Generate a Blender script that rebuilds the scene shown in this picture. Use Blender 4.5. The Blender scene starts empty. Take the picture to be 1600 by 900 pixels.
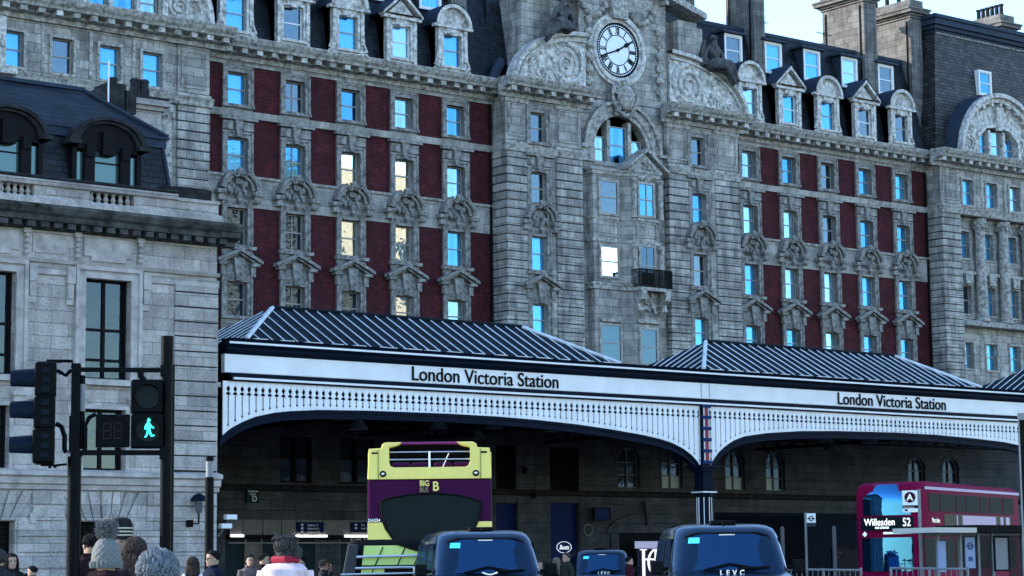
import bpy, bmesh, math, random
from mathutils import Vector, Matrix
random.seed(7)
R=math.radians; PI=math.pi
S=bpy.context.scene; COL=S.collection
# ---------------------------------------------------------------- camera
HC=1.3; FP=3400.0
cpi,cyaw,cro=R(7.468),R(38.373),R(-0.643)
_r=Vector((math.cos(cyaw),-math.sin(cyaw),0))
CF=Vector((math.sin(cyaw)*math.cos(cpi),math.cos(cyaw)*math.cos(cpi),math.sin(cpi)))
_u=_r.cross(CF)
CR=_r*math.cos(cro)+_u*math.sin(cro); CU=_u*math.cos(cro)-_r*math.sin(cro)
cam=bpy.data.objects.new('camera',bpy.data.cameras.new('camera')); COL.objects.link(cam)
cam.matrix_world=Matrix(((CR.x,CU.x,-CF.x,0),(CR.y,CU.y,-CF.y,0),(CR.z,CU.z,-CF.z,HC),(0,0,0,1)))
cam.data.sensor_width=36; cam.data.lens=FP/1600*36; cam.data.clip_start=.5; cam.data.clip_end=3000
S.camera=cam
# ---------------------------------------------------------------- sky, sun, exposure
SUN_EL,SUN_AZ=20.0,-42.0      # degrees; azimuth measured from +Y towards +X
w=bpy.data.worlds.new('World'); S.world=w; w.use_nodes=True
nt=w.node_tree; bg=nt.nodes['Background']
sky=nt.nodes.new('ShaderNodeTexSky'); sky.sky_type='NISHITA'; sky.sun_disc=False
sky.sun_elevation=R(SUN_EL); sky.sun_rotation=R(SUN_AZ); sky.air_density=1.0; sky.dust_density=.15; sky.ozone_density=3.2
nt.links.new(sky.outputs[0],bg.inputs[0]); bg.inputs[1].default_value=.15
sl=bpy.data.lights.new('sun','SUN'); sl.energy=2.0; sl.angle=R(.5); sl.color=(1,.93,.82)
so=bpy.data.objects.new('sun',sl); COL.objects.link(so)
sd=Vector((math.sin(R(SUN_AZ))*math.cos(R(SUN_EL)),math.cos(R(SUN_AZ))*math.cos(R(SUN_EL)),math.sin(R(SUN_EL))))
so.rotation_euler=sd.to_track_quat('Z','Y').to_euler(); so.location=(0,0,60)
S.view_settings.view_transform='Standard'; S.view_settings.look='None'; S.view_settings.gamma=1
S.view_settings.exposure=2.05
S.render.engine='CYCLES'
# ---------------------------------------------------------------- pixel (1600x900) to point on a facade plane y = D
def ray(u,v): return CF*FP+CR*(u-800)-CU*(v-450)
def P(u,v,D):
    d=ray(u,v); k=D/d.y; return (d.x*k, d.z*k+HC)
def at(u,dist,z=0.0):            # ground position under image column u at a camera depth
    d=ray(u,895)/FP*dist; return Vector((d.x,d.y,z))
# ---------------------------------------------------------------- materials
MATS={}
def _nodes(name):
    m=bpy.data.materials.new(name); m.use_nodes=True; MATS[name]=m
    n=m.node_tree; return m,n,n.nodes['Principled BSDF']
def N(n,t,**k):
    x=n.nodes.new(t)
    for a,b in k.items():
        if a in x.inputs: x.inputs[a].default_value=b
        else: setattr(x,a,b)
    return x
def ramp(n,src,stops):
    r=n.nodes.new('ShaderNodeValToRGB'); n.links.new(src,r.inputs[0])
    e=r.color_ramp.elements
    while len(e)<len(stops): e.new(.5)
    for el,(p,c) in zip(e,stops): el.position=p; el.color=(*c,1) if len(c)==3 else c
    return r.outputs[0]
def mixc(n,f,a,b,mode='MIX'):
    m=n.nodes.new('ShaderNodeMix'); m.data_type='RGBA'; m.blend_type=mode
    for s,v in ((m.inputs[0],f),(m.inputs[6],a),(m.inputs[7],b)):
        if hasattr(v,'links'): n.links.new(v,s)
        elif isinstance(v,(int,float)): s.default_value=v
        else: s.default_value=(*v,1)
    return m.outputs[2]
def facade_uv(n,sx=1,sz=1):       # (x+y, z) in metres, works on both faces of a corner
    g=n.nodes.new('ShaderNodeNewGeometry'); s=n.nodes.new('ShaderNodeSeparateXYZ'); n.links.new(g.outputs['Position'],s.inputs[0])
    a=N(n,'ShaderNodeMath',operation='ADD'); n.links.new(s.outputs[0],a.inputs[0]); n.links.new(s.outputs[1],a.inputs[1])
    c=n.nodes.new('ShaderNodeCombineXYZ'); n.links.new(a.outputs[0],c.inputs[0]); n.links.new(s.outputs[2],c.inputs[1])
    return c.outputs[0],g.outputs['Position']
def mapping(n,v,scale):
    m=n.nodes.new('ShaderNodeMapping'); m.inputs['Scale'].default_value=scale; n.links.new(v,m.inputs[0]); return m.outputs[0]
def noise(n,v,scale,detail=5,rough=.6):
    x=N(n,'ShaderNodeTexNoise'); x.inputs['Scale'].default_value=scale; x.inputs['Detail'].default_value=detail; x.inputs['Roughness'].default_value=rough
    n.links.new(v,x.inputs['Vector']); return x.outputs['Fac']
def bump(n,b,h,dist=.02,strength=.6):
    x=n.nodes.new('ShaderNodeBump'); x.inputs['Distance'].default_value=dist; x.inputs['Strength'].default_value=strength
    n.links.new(h,x.inputs['Height']); n.links.new(x.outputs[0],b.inputs['Normal'])
def masonry(name,c1,c2,mortar,bw=.9,bh=.4,ms=.012,soot=.55,sootc=(.05,.052,.055),rough=.85,var=.5,bmp=.02,st=.3):
    m,n,b=_nodes(name); uv,pos=facade_uv(n)
    br=N(n,'ShaderNodeTexBrick',offset=.5); n.links.new(uv,br.inputs['Vector'])
    br.inputs['Color1'].default_value=(*c1,1); br.inputs['Color2'].default_value=(*c2,1); br.inputs['Mortar'].default_value=(*mortar,1)
    br.inputs['Scale'].default_value=1; br.inputs['Mortar Size'].default_value=ms; br.inputs['Brick Width'].default_value=bw; br.inputs['Row Height'].default_value=bh; br.inputs['Mortar Smooth'].default_value=.1
    a=ramp(n,noise(n,pos,1.3,8,.68),[(.32,(var,var,var)),(.72,(1.15,1.15,1.15))])
    c=mixc(n,1,br.outputs['Color'],a,'MULTIPLY')
    stv=mapping(n,pos,(1.6,1.6,st))
    s=ramp(n,noise(n,stv,1.1,7,.7),[(.46,(0,0,0)),(.72,(1,1,1))])
    f=N(n,'ShaderNodeMath',operation='MULTIPLY'); n.links.new(s,f.inputs[0]); f.inputs[1].default_value=soot
    c=mixc(n,f.outputs[0],c,sootc)
    g=noise(n,pos,14,4,.7); c=mixc(n,.5,c,ramp(n,g,[(.3,(.35,.35,.35)),(.7,(1.6,1.6,1.6))]),'MULTIPLY')
    n.links.new(c,b.inputs['Base Color']); b.inputs['Roughness'].default_value=rough; b.inputs['Specular IOR Level'].default_value=.2
    h=N(n,'ShaderNodeMath',operation='MULTIPLY_ADD'); n.links.new(noise(n,pos,9,5,.7),h.inputs[0]); h.inputs[1].default_value=.5; n.links.new(br.outputs['Fac'],h.inputs[2])
    i=N(n,'ShaderNodeMath',operation='SUBTRACT'); i.inputs[0].default_value=1; n.links.new(h.outputs[0],i.inputs[1])
    bump(n,b,i.outputs[0],bmp); return m
def plain(name,col,rough=.6,metal=0,var=.0,vs=3,coat=0,spec=None,bmp=0):
    m,n,b=_nodes(name)
    if spec is None: spec=.05 if (max(col)<.13 and not coat) else .4
    b.inputs['Roughness'].default_value=rough; b.inputs['Metallic'].default_value=metal
    b.inputs['Coat Weight'].default_value=coat; b.inputs['Coat Roughness'].default_value=.05; b.inputs['Specular IOR Level'].default_value=spec
    if var:
        tc=n.nodes.new('ShaderNodeTexCoord')
        f=noise(n,tc.outputs['Object'],vs,7,.65)
        lo=tuple(x*(1-var) for x in col); hi=tuple(min(1,x*(1+var*.6)) for x in col)
        n.links.new(ramp(n,f,[(.3,lo),(.7,hi)]),b.inputs['Base Color'])
        if bmp: bump(n,b,f,bmp)
    else: b.inputs['Base Color'].default_value=(*col,1)
    return m
def glassy(name,tint,refl=.6,inside=(.01,.02,.03),rough=.02,see=False,wav=.004):
    m,n,b=_nodes(name); out=n.nodes['Material Output']
    g=n.nodes.new('ShaderNodeBsdfGlossy'); g.inputs['Color'].default_value=(*tint,1); g.inputs['Roughness'].default_value=rough
    tc=n.nodes.new('ShaderNodeTexCoord'); bp=n.nodes.new('ShaderNodeBump'); bp.inputs['Distance'].default_value=wav; bp.inputs['Strength'].default_value=1
    n.links.new(noise(n,tc.outputs['Object'],2.2,2,.5),bp.inputs['Height']); n.links.new(bp.outputs[0],g.inputs['Normal'])
    if see: o=n.nodes.new('ShaderNodeBsdfTransparent'); o.inputs[0].default_value=(*inside,1); src=o.outputs[0]
    else: b.inputs['Base Color'].default_value=(*inside,1); b.inputs['Roughness'].default_value=.6; b.inputs['Specular IOR Level'].default_value=.05; src=b.outputs[0]
    mx=n.nodes.new('ShaderNodeMixShader'); mx.inputs[0].default_value=refl
    n.links.new(src,mx.inputs[1]); n.links.new(g.outputs[0],mx.inputs[2]); n.links.new(mx.outputs[0],out.inputs[0]); return m
def glow(name,col,st):
    m,n,b=_nodes(name); b.inputs['Base Color'].default_value=(*[min(1,c) for c in col],1)
    b.inputs['Emission Color'].default_value=(*col,1); b.inputs['Emission Strength'].default_value=st; return m
M_hstone=masonry('hotel_stone',(.54,.52,.475),(.33,.32,.30),(.05,.05,.05),.95,.46,.010,.85,(.05,.05,.048))
M_wstone=masonry('wing_window_stone',(.36,.345,.32),(.24,.232,.22),(.05,.05,.05),.95,.46,.008,.75,(.04,.04,.04))
M_chim=masonry('chimney_stone',(.24,.23,.22),(.16,.157,.15),(.05,.05,.05),.8,.42,.01,.6,(.05,.05,.05))
M_wtrim=plain('wing_carved_stone',(.25,.245,.23),.85,var=.85,vs=4.5,bmp=.01)
M_hstone_l=masonry('hotel_band_stone',(.52,.50,.46),(.36,.35,.32),(.2,.2,.2),1.3,.75,.01,.55,(.07,.07,.07))
M_trim=plain('carved_stone',(.38,.37,.34),.85,var=.85,vs=4.5,bmp=.01)
M_trim_l=plain('pale_trim_stone',(.56,.545,.51),.8,var=.78,vs=4.0,bmp=.01)
M_brick=masonry('crimson_brick',(.125,.019,.025),(.060,.010,.016),(.030,.014,.017),.24,.085,.010,.6,(.022,.010,.013),.85,.45,.012)
M_lstone=masonry('station_stone',(.585,.525,.48),(.40,.362,.335),(.17,.165,.16),1.15,.39,.008,.45,(.13,.13,.135),.8,.6)
M_ltrim=plain('station_trim_stone',(.46,.42,.39),.8,var=.45,vs=2.2,bmp=.01)
M_sooty=plain('soot_black_stone',(.035,.036,.038),.9,var=.6,vs=3,bmp=.02)
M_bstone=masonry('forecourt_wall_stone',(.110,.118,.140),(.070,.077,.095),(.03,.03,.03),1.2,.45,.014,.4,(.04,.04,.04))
def slate(name,c1,c2,bw=.35,bh=.2):
    m=masonry(name,c1,c2,(.002,.003,.004),bw,bh,.022,.45,(.035,.038,.040),.5,.30,.03,1.); return m
M_slate=slate('blue_slate',(.020,.030,.044),(.006,.010,.016))
M_slate_b=slate('brown_slate',(.10,.10,.097),(.035,.036,.038),.42,.22)
M_lead=plain('lead_sheet',(.035,.05,.075),.6,var=.3)
M_frame=plain('sash_paint',(.30,.29,.27),.5,var=.2)
M_wframe=plain('white_sash_paint',(.75,.76,.76),.5,var=.1)
M_dframe=plain('dark_window_paint',(.009,.008,.010),.5)
M_glass=glassy('hotel_glass',(.16,.46,.74),.24,(.68,.90,1.0),.02,True)
M_glassp=glassy('pale_sash_glass',(.40,.62,.78),.28,(.85,.93,.97),.02,True,wav=.006)
M_glassg=glassy('grey_sash_glass',(.35,.45,.52),.20,(.45,.5,.55),.02,True,wav=.008)
M_glassw=glassy('plain_sash_glass',(1.0,.97,.88),.6,(.6,.7,.75),.02,True,wav=.0025)
M_glassd=glassy('dark_glass',(.25,.42,.55),.16,(.006,.012,.02),.03)
M_glassn=glassy('station_glass',(.5,.6,.65),.07,(.30,.31,.33),.03,True)
M_curt=plain('net_curtain',(.92,.94,.96),.8)
M_room=plain('room_dark',(.012,.014,.018),.9)
M_white=plain('white_canopy_paint',(.88,.88,.88),.45,var=.12,vs=.9)
M_navy=plain('navy_ironwork',(.004,.009,.022),.5,var=.3)
M_black=plain('black_ironwork',(.005,.005,.006),.45)
M_red=plain('maroon_panel_paint',(.25,.012,.035),.5)
M_roofm=plain('canopy_sheet_metal',(.012,.019,.026),.7,var=.35,vs=1.2)
M_rib=plain('canopy_glazing_bar',(.62,.66,.70),.45,var=.25,vs=2)
M_letter=plain('black_letters',(.004,.004,.005),.5)
M_asph=None
# ---------------------------------------------------------------- mesh helpers
class MB:
    def __init__(s): s.v=[]; s.f=[]; s.m=[]; s.mats=[]
    def mi(s,mat):
        if mat is None: return -1
        if mat not in s.mats: s.mats.append(mat)
        return s.mats.index(mat)
    def add(s,vs,fs,mat=None):
        o=len(s.v); s.v+=[tuple(v) for v in vs]; k=s.mi(mat)
        for f in fs: s.f.append([i+o for i in f]); s.m.append(k)
        return s
    def box(s,x0,x1,y0,y1,z0,z1,mat=None):
        return s.add([(x,y,z) for x in (x0,x1) for y in (y0,y1) for z in (z0,z1)],[(0,1,3,2),(4,6,7,5),(0,4,5,1),(2,3,7,6),(0,2,6,4),(1,5,7,3)],mat)
    def quad(s,a,b,c,d,mat=None): return s.add([a,b,c,d],[(0,1,2,3)],mat)
    def prism(s,poly,y0,y1,mat=None):      # polygon in x,z swept from y0 to y1
        n=len(poly); return s.add([(x,y0,z) for x,z in poly]+[(x,y1,z) for x,z in poly],[list(range(n)),list(range(2*n-1,n-1,-1))]+[(i,i+n,(i+1)%n+n,(i+1)%n) for i in range(n)],mat)
    def prismx(s,poly,x0,x1,mat=None):     # polygon in y,z swept along x
        n=len(poly); return s.add([(x0,y,z) for y,z in poly]+[(x1,y,z) for y,z in poly],[list(range(n)),list(range(2*n-1,n-1,-1))]+[(i,i+n,(i+1)%n+n,(i+1)%n) for i in range(n)],mat)
    def prismz(s,poly,z0,z1,mat=None):
        n=len(poly); return s.add([(x,y,z0) for x,y in poly]+[(x,y,z1) for x,y in poly],[list(range(n)),list(range(2*n-1,n-1,-1))]+[(i,i+n,(i+1)%n+n,(i+1)%n) for i in range(n)],mat)
    def tube(s,pts,r,n=8,mat=None,cap=True):
        pts=[Vector(p) for p in pts]; rs=r if isinstance(r,(list,tuple)) else [r]*len(pts); vs=[]; ref=None
        for i,p in enumerate(pts):
            t=(pts[min(i+1,len(pts)-1)]-pts[max(i-1,0)]).normalized()
            if ref is None: ref=Vector((0,0,1)) if abs(t.z)<.9 else Vector((1,0,0))
            a=t.cross(ref).normalized(); b=a.cross(t).normalized(); ref=b
            for k in range(n): q=2*PI*k/n; vs.append(p+(a*math.cos(q)+b*math.sin(q))*rs[i])
        fs=[(i*n+k,i*n+(k+1)%n,(i+1)*n+(k+1)%n,(i+1)*n+k) for i in range(len(pts)-1) for k in range(n)]
        if cap: fs+=[list(range(n))[::-1],[(len(pts)-1)*n+k for k in range(n)]]
        return s.add(vs,fs,mat)
    def lathe(s,prof,c,n=12,mat=None,a0=0,a1=2*PI):   # profile of (r,z)
        full=abs(a1-a0-2*PI)<1e-6; m=n if full else n+1; vs=[]
        for r,z in prof:
            for k in range(m): q=a0+(a1-a0)*k/n; vs.append((c[0]+r*math.cos(q),c[1]+r*math.sin(q),c[2]+z))
        fs=[(i*m+k,i*m+(k+1)%m,(i+1)*m+(k+1)%m,(i+1)*m+k) for i in range(len(prof)-1) for k in range(n)]
        if full: fs+=[list(range(m))[::-1],[(len(prof)-1)*m+k for k in range(m)]]
        return s.add(vs,fs,mat)
    def blob(s,c,rx,ry,rz,mat=None,nu=10,nv=7,jit=0):
        vs=[]
        for j in range(nv+1):
            t=PI*j/nv
            for i in range(nu):
                q=2*PI*i/nu; k=1+(random.uniform(-jit,jit) if 0<j<nv else 0)
                vs.append((c[0]+rx*k*math.sin(t)*math.cos(q),c[1]+ry*k*math.sin(t)*math.sin(q),c[2]+rz*k*math.cos(t)))
        return s.add(vs,[(j*nu+i,j*nu+(i+1)%nu,(j+1)*nu+(i+1)%nu,(j+1)*nu+i) for j in range(nv) for i in range(nu)],mat)
    def disc(s,cx,y,cz,r0,r1,y1,n=32,mat=None,a0=0,a1=2*PI):     # ring in a facade plane, from y (front) to y1
        full=abs(a1-a0-2*PI)<1e-6; m=n if full else n+1; vs=[]
        for rr,yy in ((r0,y1),(r0,y),(r1,y),(r1,y1)):
            for k in range(m): q=a0+(a1-a0)*k/n; vs.append((cx+rr*math.cos(q),yy,cz+rr*math.sin(q)))
        fs=[(i*m+k,i*m+(k+1)%m,(i+1)*m+(k+1)%m,(i+1)*m+k) for i in range(3) for k in range(n)]
        if not full: fs+=[(0,m,2*m,3*m),(n,n+3*m,n+2*m,n+m)]
        return s.add(vs,fs,mat)
    def rail(s,x0,x1,y,prof,mat=None,endl=True,endr=True):   # moulding: profile of (projection towards -y, z)
        p=[(y-a,z) for a,z in prof]; return s.prismx(p,x0,x1,mat)
    def build(s,name,mat=None,parent=None,loc=None,smooth=False,bevel=0,kind=None,rot=0):
        me=bpy.data.meshes.new(name); off=Vector(loc) if loc else Vector((0,0,0))
        pw=Vector((0,0,0)); o=bpy.data.objects.new(name,me)
        vs=s.v
        if parent is not None and loc is None:
            pi=wmat(parent).inverted(); vs=[pi@Vector(v) for v in s.v]
        elif parent is None and loc is not None: pass
        me.from_pydata([tuple(v) for v in vs],[],s.f)
        ms=list(s.mats)
        if mat and mat not in ms and (not ms or -1 in s.m): ms.append(mat)
        dm=ms.index(mat) if mat in ms else 0
        for m in ms: me.materials.append(m)
        if s.mats: me.polygons.foreach_set('material_index',[dm if k<0 else k for k in s.m])
        bm=bmesh.new(); bm.from_mesh(me)
        bmesh.ops.recalc_face_normals(bm,faces=bm.faces); bm.to_mesh(me); bm.free()
        if smooth:
            me.polygons.foreach_set('use_smooth',[True]*len(me.polygons))
            try: me.set_sharp_from_angle(angle=R(38))
            except Exception: pass
        me.update()
        if loc is not None: o.location=off
        if rot: o.rotation_euler.z=rot
        if parent is not None: o.parent=parent
        if bevel:
            b=o.modifiers.new('bevel','BEVEL'); b.width=bevel; b.segments=2; b.limit_method='ANGLE'; b.angle_limit=R(35)
        if kind: o['kind']=kind
        COL.objects.link(o); return o
def wmat(o):
    m=Matrix.LocRotScale(o.location,o.rotation_euler,o.scale)
    return (wmat(o.parent)@m) if o.parent else m
def empty(name,loc=(0,0,0),rz=0,label=None,cat=None,group=None,parent=None):
    o=bpy.data.objects.new(name,None); COL.objects.link(o); o.location=loc; o.rotation_euler=(0,0,rz); o.empty_display_size=.2
    if parent: o.parent=parent
    if label: o['label']=label; o['category']=cat
    if group: o['group']=group
    return o
def tag(o,label,cat,group=None):
    o['label']=label; o['category']=cat
    if group: o['group']=group
    return o
def kids(o): return [c for c in COL.objects if c.parent==o]
def copy_tree(o,parent=None,loc=None,rz=None,**kw):
    c=o.copy(); COL.objects.link(c); c.parent=parent
    if loc is not None: c.location=loc
    if rz is not None: c.rotation_euler.z=rz
    for k,v in kw.items(): c[k]=v
    for ch in KID.get(o.name,kids(o)): copy_tree(ch,c)
    return c
KID={}
def freeze(o):
    KID[o.name]=kids(o)
    for c in KID[o.name]: freeze(c)
def text(name,body,size,mat,parent=None,loc=(0,0,0),rot=(PI/2,0,0),ext=.01,sx=1,align='LEFT',bold=0,sp=1.0,shear=0):
    cu=bpy.data.curves.new(name,'FONT'); cu.body=body; cu.size=size; cu.extrude=ext; cu.align_x=align; cu.offset=bold; cu.space_character=sp; cu.shear=shear
    t=bpy.data.objects.new('tmp',cu); COL.objects.link(t)
    dg=bpy.context.evaluated_depsgraph_get(); me=bpy.data.meshes.new_from_object(t.evaluated_get(dg)); me.name=name
    bpy.data.objects.remove(t); o=bpy.data.objects.new(name,me); COL.objects.link(o); me.materials.clear(); me.materials.append(mat)
    o.location=loc; o.rotation_euler=rot; o.scale=(sx,1,1)
    if parent: o.parent=parent
    return o
def wall(mb,x0,x1,z0,z1,y,holes,depth=.3,mat=None,rmat=None,thick=0):
    xs=sorted({x0,x1,*[h[0] for h in holes],*[h[1] for h in holes]}); zs=sorted({z0,z1,*[h[2] for h in holes],*[h[3] for h in holes]})
    xs=[x for x in xs if x0<=x<=x1]; zs=[z for z in zs if z0<=z<=z1]
    for i in range(len(xs)-1):
        for j in range(len(zs)-1):
            cx=(xs[i]+xs[i+1])/2; cz=(zs[j]+zs[j+1])/2
            if any(h[0]<cx<h[1] and h[2]<cz<h[3] for h in holes): continue
            mb.quad((xs[i],y,zs[j]),(xs[i+1],y,zs[j]),(xs[i+1],y,zs[j+1]),(xs[i],y,zs[j+1]),mat)
    for a,b,c,d in holes:
        r=rmat or mat
        mb.quad((a,y,c),(a,y+depth,c),(a,y+depth,d),(a,y,d),r); mb.quad((b,y,c),(b,y+depth,c),(b,y+depth,d),(b,y,d),r)
        mb.quad((a,y,c),(b,y,c),(b,y+depth,c),(a,y+depth,c),r); mb.quad((a,y,d),(b,y,d),(b,y+depth,d),(a,y+depth,d),r)
def ringbox(mb,x0,x1,z0,z1,w,y0,y1,mat=None,bottom=True):   # frame round an opening
    mb.box(x0-w,x0,y0,y1,z0-(w if bottom else 0),z1+w,mat); mb.box(x1,x1+w,y0,y1,z0-(w if bottom else 0),z1+w,mat)
    mb.box(x0,x1,y0,y1,z1,z1+w,mat)
    if bottom: mb.box(x0,x1,y0,y1,z0-w,z0,mat)
def scroll(mb,cx,y,cz,r,turns=2.2,flip=1,mat=None,w=.09,n=40,rot=0):
    pts=[]
    for i in range(n+1):
        t=i/n; q=rot+flip*turns*2*PI*t; rr=r*(1-.88*t); pts.append((cx+rr*math.cos(q),y,cz+rr*math.sin(q)))
    mb.tube(pts,[w*(1-.6*i/n) for i in range(n+1)],6,mat)
def foliage(mb,x0,x1,z0,z1,y,cnt,s=.16,mat=None):
    for _ in range(cnt):
        mb.blob((random.uniform(x0,x1),y,random.uniform(z0,z1)),s*random.uniform(.5,1.2),s*.5,s*random.uniform(.5,1.2),mat,6,4,.25)
# ---------------------------------------------------------------- the red brick hotel
HY=93.2; CY=91.95
hotel=empty('railway_hotel',(81,HY,0),0,'red brick and grey stone hotel with a clock, behind the white canopy','hotel')
WZ=[(24.95,26.62),(21.5,23.26),(17.8,19.67),(14.2,15.92),(10.5,12.3)]      # window rows
def sash(w,h,fm,name='window',gl=None,curt=1,parent=None,loc=(0,0,0),bars=0,arch=0,cw=1):
    """a sash window; local origin at the bottom centre of the opening, outside face towards -y"""
    mb=MB(); f=.06
    ringbox(mb,-w/2+f,w/2-f,f,h-f,f,0,.09)
    mb.box(-w/2+f,w/2-f,.012,.07,h*.5-.035,h*.5+.035)
    if bars:
        for k in range(bars): x=-w/2+w*(k+1)/(bars+1); mb.box(x-.03,x+.03,.016,.06,f,h-f)
    o=mb.build(name,fm,parent,loc=loc)
    g=MB(); g.box(-w/2+.05,w/2-.05,.05,.056,.05,h-.05); g.build('glass',gl or M_glass,o,loc=(0,0,0))
    if curt:
        c=MB(); n=40; sides=((-w/2,w/2),) if curt==1 else ((-w/2,-w*.12),(w*.18,w/2)) if curt==2 else ((-w/2,-w*.3),(w*.32,w/2))
        for a,b in sides:
            ph=random.uniform(0,6); pr=None
            for i in range(n+1):
                x=a+(b-a)*i/n; yy=.17+.05*math.sin(i*1.1+ph)+.025*math.sin(i*.43+ph)
                if pr: c.quad((pr[0],pr[1],.03),(x,yy,.03),(x,yy,h-.03),(pr[0],pr[1],h-.03))
                pr=(x,yy)
        c.build('curtain',M_curt,o,loc=(0,0,0),smooth=True)
    return o
protos={}
wr=random.Random(11)
def win(parent,w,h,x,y,z,fm=None,gl=None,curt=1,bars=0,name='window'):
    if gl is None or (gl is M_glass and name=='window'): q=wr.random(); gl=M_glass if q<.58 else M_glassp if q<.84 else M_glassg
    fm=fm or M_frame; k=(w,h,fm.name,gl.name if gl else '',curt,bars,parent.name)
    if k not in protos:
        o=sash(w,h,fm,name,gl,curt,parent,(0,0,0),bars); freeze(o); protos[k]=o
    else: o=copy_tree(protos[k],parent)
    pw=wmat(parent).inverted()@Vector((x,y,z)); o.location=pw; return o
def rustic(mb,x0,x1,z0,z1,y,mat,h=.47,d=.07,side=None):       # channelled quoins, side: (y1) return depth on the left
    z=z0
    while z<z1-.05:
        t=min(z+h-.05,z1)
        mb.box(x0,x1,y-d,y+(side or .3),z,t,mat); z+=h
    mb.box(x0+.05,x1-.05,y-d+.05,y+(side or .3)-.002,z0,z1,M_sooty)
def cornice(mb,x0,x1,y,z,mat,mods=True,h=1.0):
    mb.rail(x0,x1,y,[(0,z),(.18,z),(.22,z+.22),(.42,z+.3),(.42,z+.42),(.95,z+.5),(1.0,z+.62),(1.12,z+.74),(1.22,z+.95),(1.22,z+h),(0,z+h+.04)],mat)
    if mods:
        n=max(1,int((x1-x0)/.86)); 
        for i in range(n):
            x=x0+(i+.5)*(x1-x0)/n; mb.box(x-.17,x+.17,y-.86,y-.2,z+.24,z+.5,M_trim_l if i%3==0 else mat)
def archped(mb,cx,y,z,mat,w=1.35):      # scrolled segmental pediment with carving
    mb.box(cx-w,cx-w*.62,y-.42,y,z,z+.2,mat); mb.box(cx+w*.62,cx+w,y-.42,y,z,z+.2,mat)
    mb.box(cx-w*.9,cx-w*.66,y-.3,y,z-.35,z,mat); mb.box(cx+w*.66,cx+w*.9,y-.3,y,z-.35,z,mat)
    for r0,r1,yy in ((w*.72,w*.86,.42),(w*.58,w*.68,.28)):
        mb.disc(cx,y-yy,z+.16,r0,r1,y,16,mat,R(8),R(68)); mb.disc(cx,y-yy,z+.16,r0,r1,y,16,mat,R(112),R(172))
    for s in (-1,1): scroll(mb,cx+s*.24,y-.36,z+w*.78,.2,1.5,s,mat,.07,16,R(90))
    mb.blob((cx,y-.32,z+w*.86),.2,.2,.24,mat,8,6,.1); foliage(mb,cx-.6,cx+.6,z+.05,z+.75,y-.16,16,.15,mat); mb.blob((cx,y-.25,z-.1),.16,.14,.34,mat,8,6,.15)
def triped(mb,cx,y,z,mat,w=1.3,h=.72):
    for s in (-1,1):
        mb.box(cx+s*w*.72-.24,cx+s*w*.72+.24,y-.36,y,z,z+.16,mat); mb.box(cx+s*.86-.14,cx+s*.86+.14,y-.22,y,z-.5,z,mat)
        a=(cx+s*w,z+.14); b=(cx,z+h); mb.prism([a,(cx+s*w,z+.3),(cx,z+h+.17),b] if s<0 else [a,b,(cx,z+h+.17),(cx+s*w,z+.3)],y-.45,y,mat)
        mb.prism([(cx+s*w*.9,z+.05),(cx+s*w*.9,z+.14),(cx,z+h),(cx,z+h-.1)],y-.28,y,mat)
    mb.prism([(cx-.17,z-.75),(cx+.17,z-.75),(cx+.3,z+.38),(cx-.3,z+.38)],y-.3,y,mat)
    mb.prism([(cx-.7,z-.5),(cx-.2,z-.5),(cx-.26,z+.1),(cx-.6,z)],y-.14,y,mat); mb.prism([(cx+.2,z-.5),(cx+.7,z-.5),(cx+.6,z),(cx+.26,z+.1)],y-.14,y,mat)
def surround(mb,cx,y,row,mat,w=.6,pale=None):
    a,b=WZ[row]
    ringbox(mb,cx-w,cx+w,a,b,.2,y-.07,y,mat,False); ringbox(mb,cx-w-.2,cx+w+.2,a,b+.2,.1,y-.11,y,mat,False)
    if row==0: mb.box(cx-w-.34,cx+w+.34,y-.16,y,a-.16,a,mat)
    if row==1:
        mb.box(cx-w-.34,cx+w+.34,y-.16,y,a-.14,a,mat)
        mb.prism([(cx-.14,b+.02),(cx+.14,b+.02),(cx+.26,b+1.02),(cx-.26,b+1.02)],y-.24,y,mat)
        mb.box(cx-w-.46,cx+w+.46,y-.28,y,b+.86,b+1.04,mat); mb.box(cx-w-.3,cx-.3,y-.13,y,b+.36,b+.8,mat); mb.box(cx+.3,cx+w+.3,y-.13,y,b+.36,b+.8,mat)
    if row==2:
        archped(mb,cx,y,b+.62,mat); mb.box(cx-w-.42,cx+w+.42,y-.26,y,a-.26,a-.08,pale or mat); mb.box(cx-w-.3,cx+w+.3,y-.14,y,b+.3,b+.42,mat)
        mb.box(cx-w-.32,cx+w+.32,y-.09,y,a-.6,a-.26,mat)
    if row>=3: triped(mb,cx,y,b+.78,mat); mb.box(cx-w-.34,cx+w+.34,y-.16,y,a-.16,a,mat)
SUR={}
def surr(cx,y,r,w=.6):
    k=(r,w)
    if k not in SUR:
        t=MB(); surround(t,0,0,r,None,w); SUR[k]=t.build('window_surround',M_wtrim,hotel,loc=(cx-81,y-HY,0))
    else: copy_tree(SUR[k],hotel,loc=(cx-81,y-HY,0))
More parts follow.
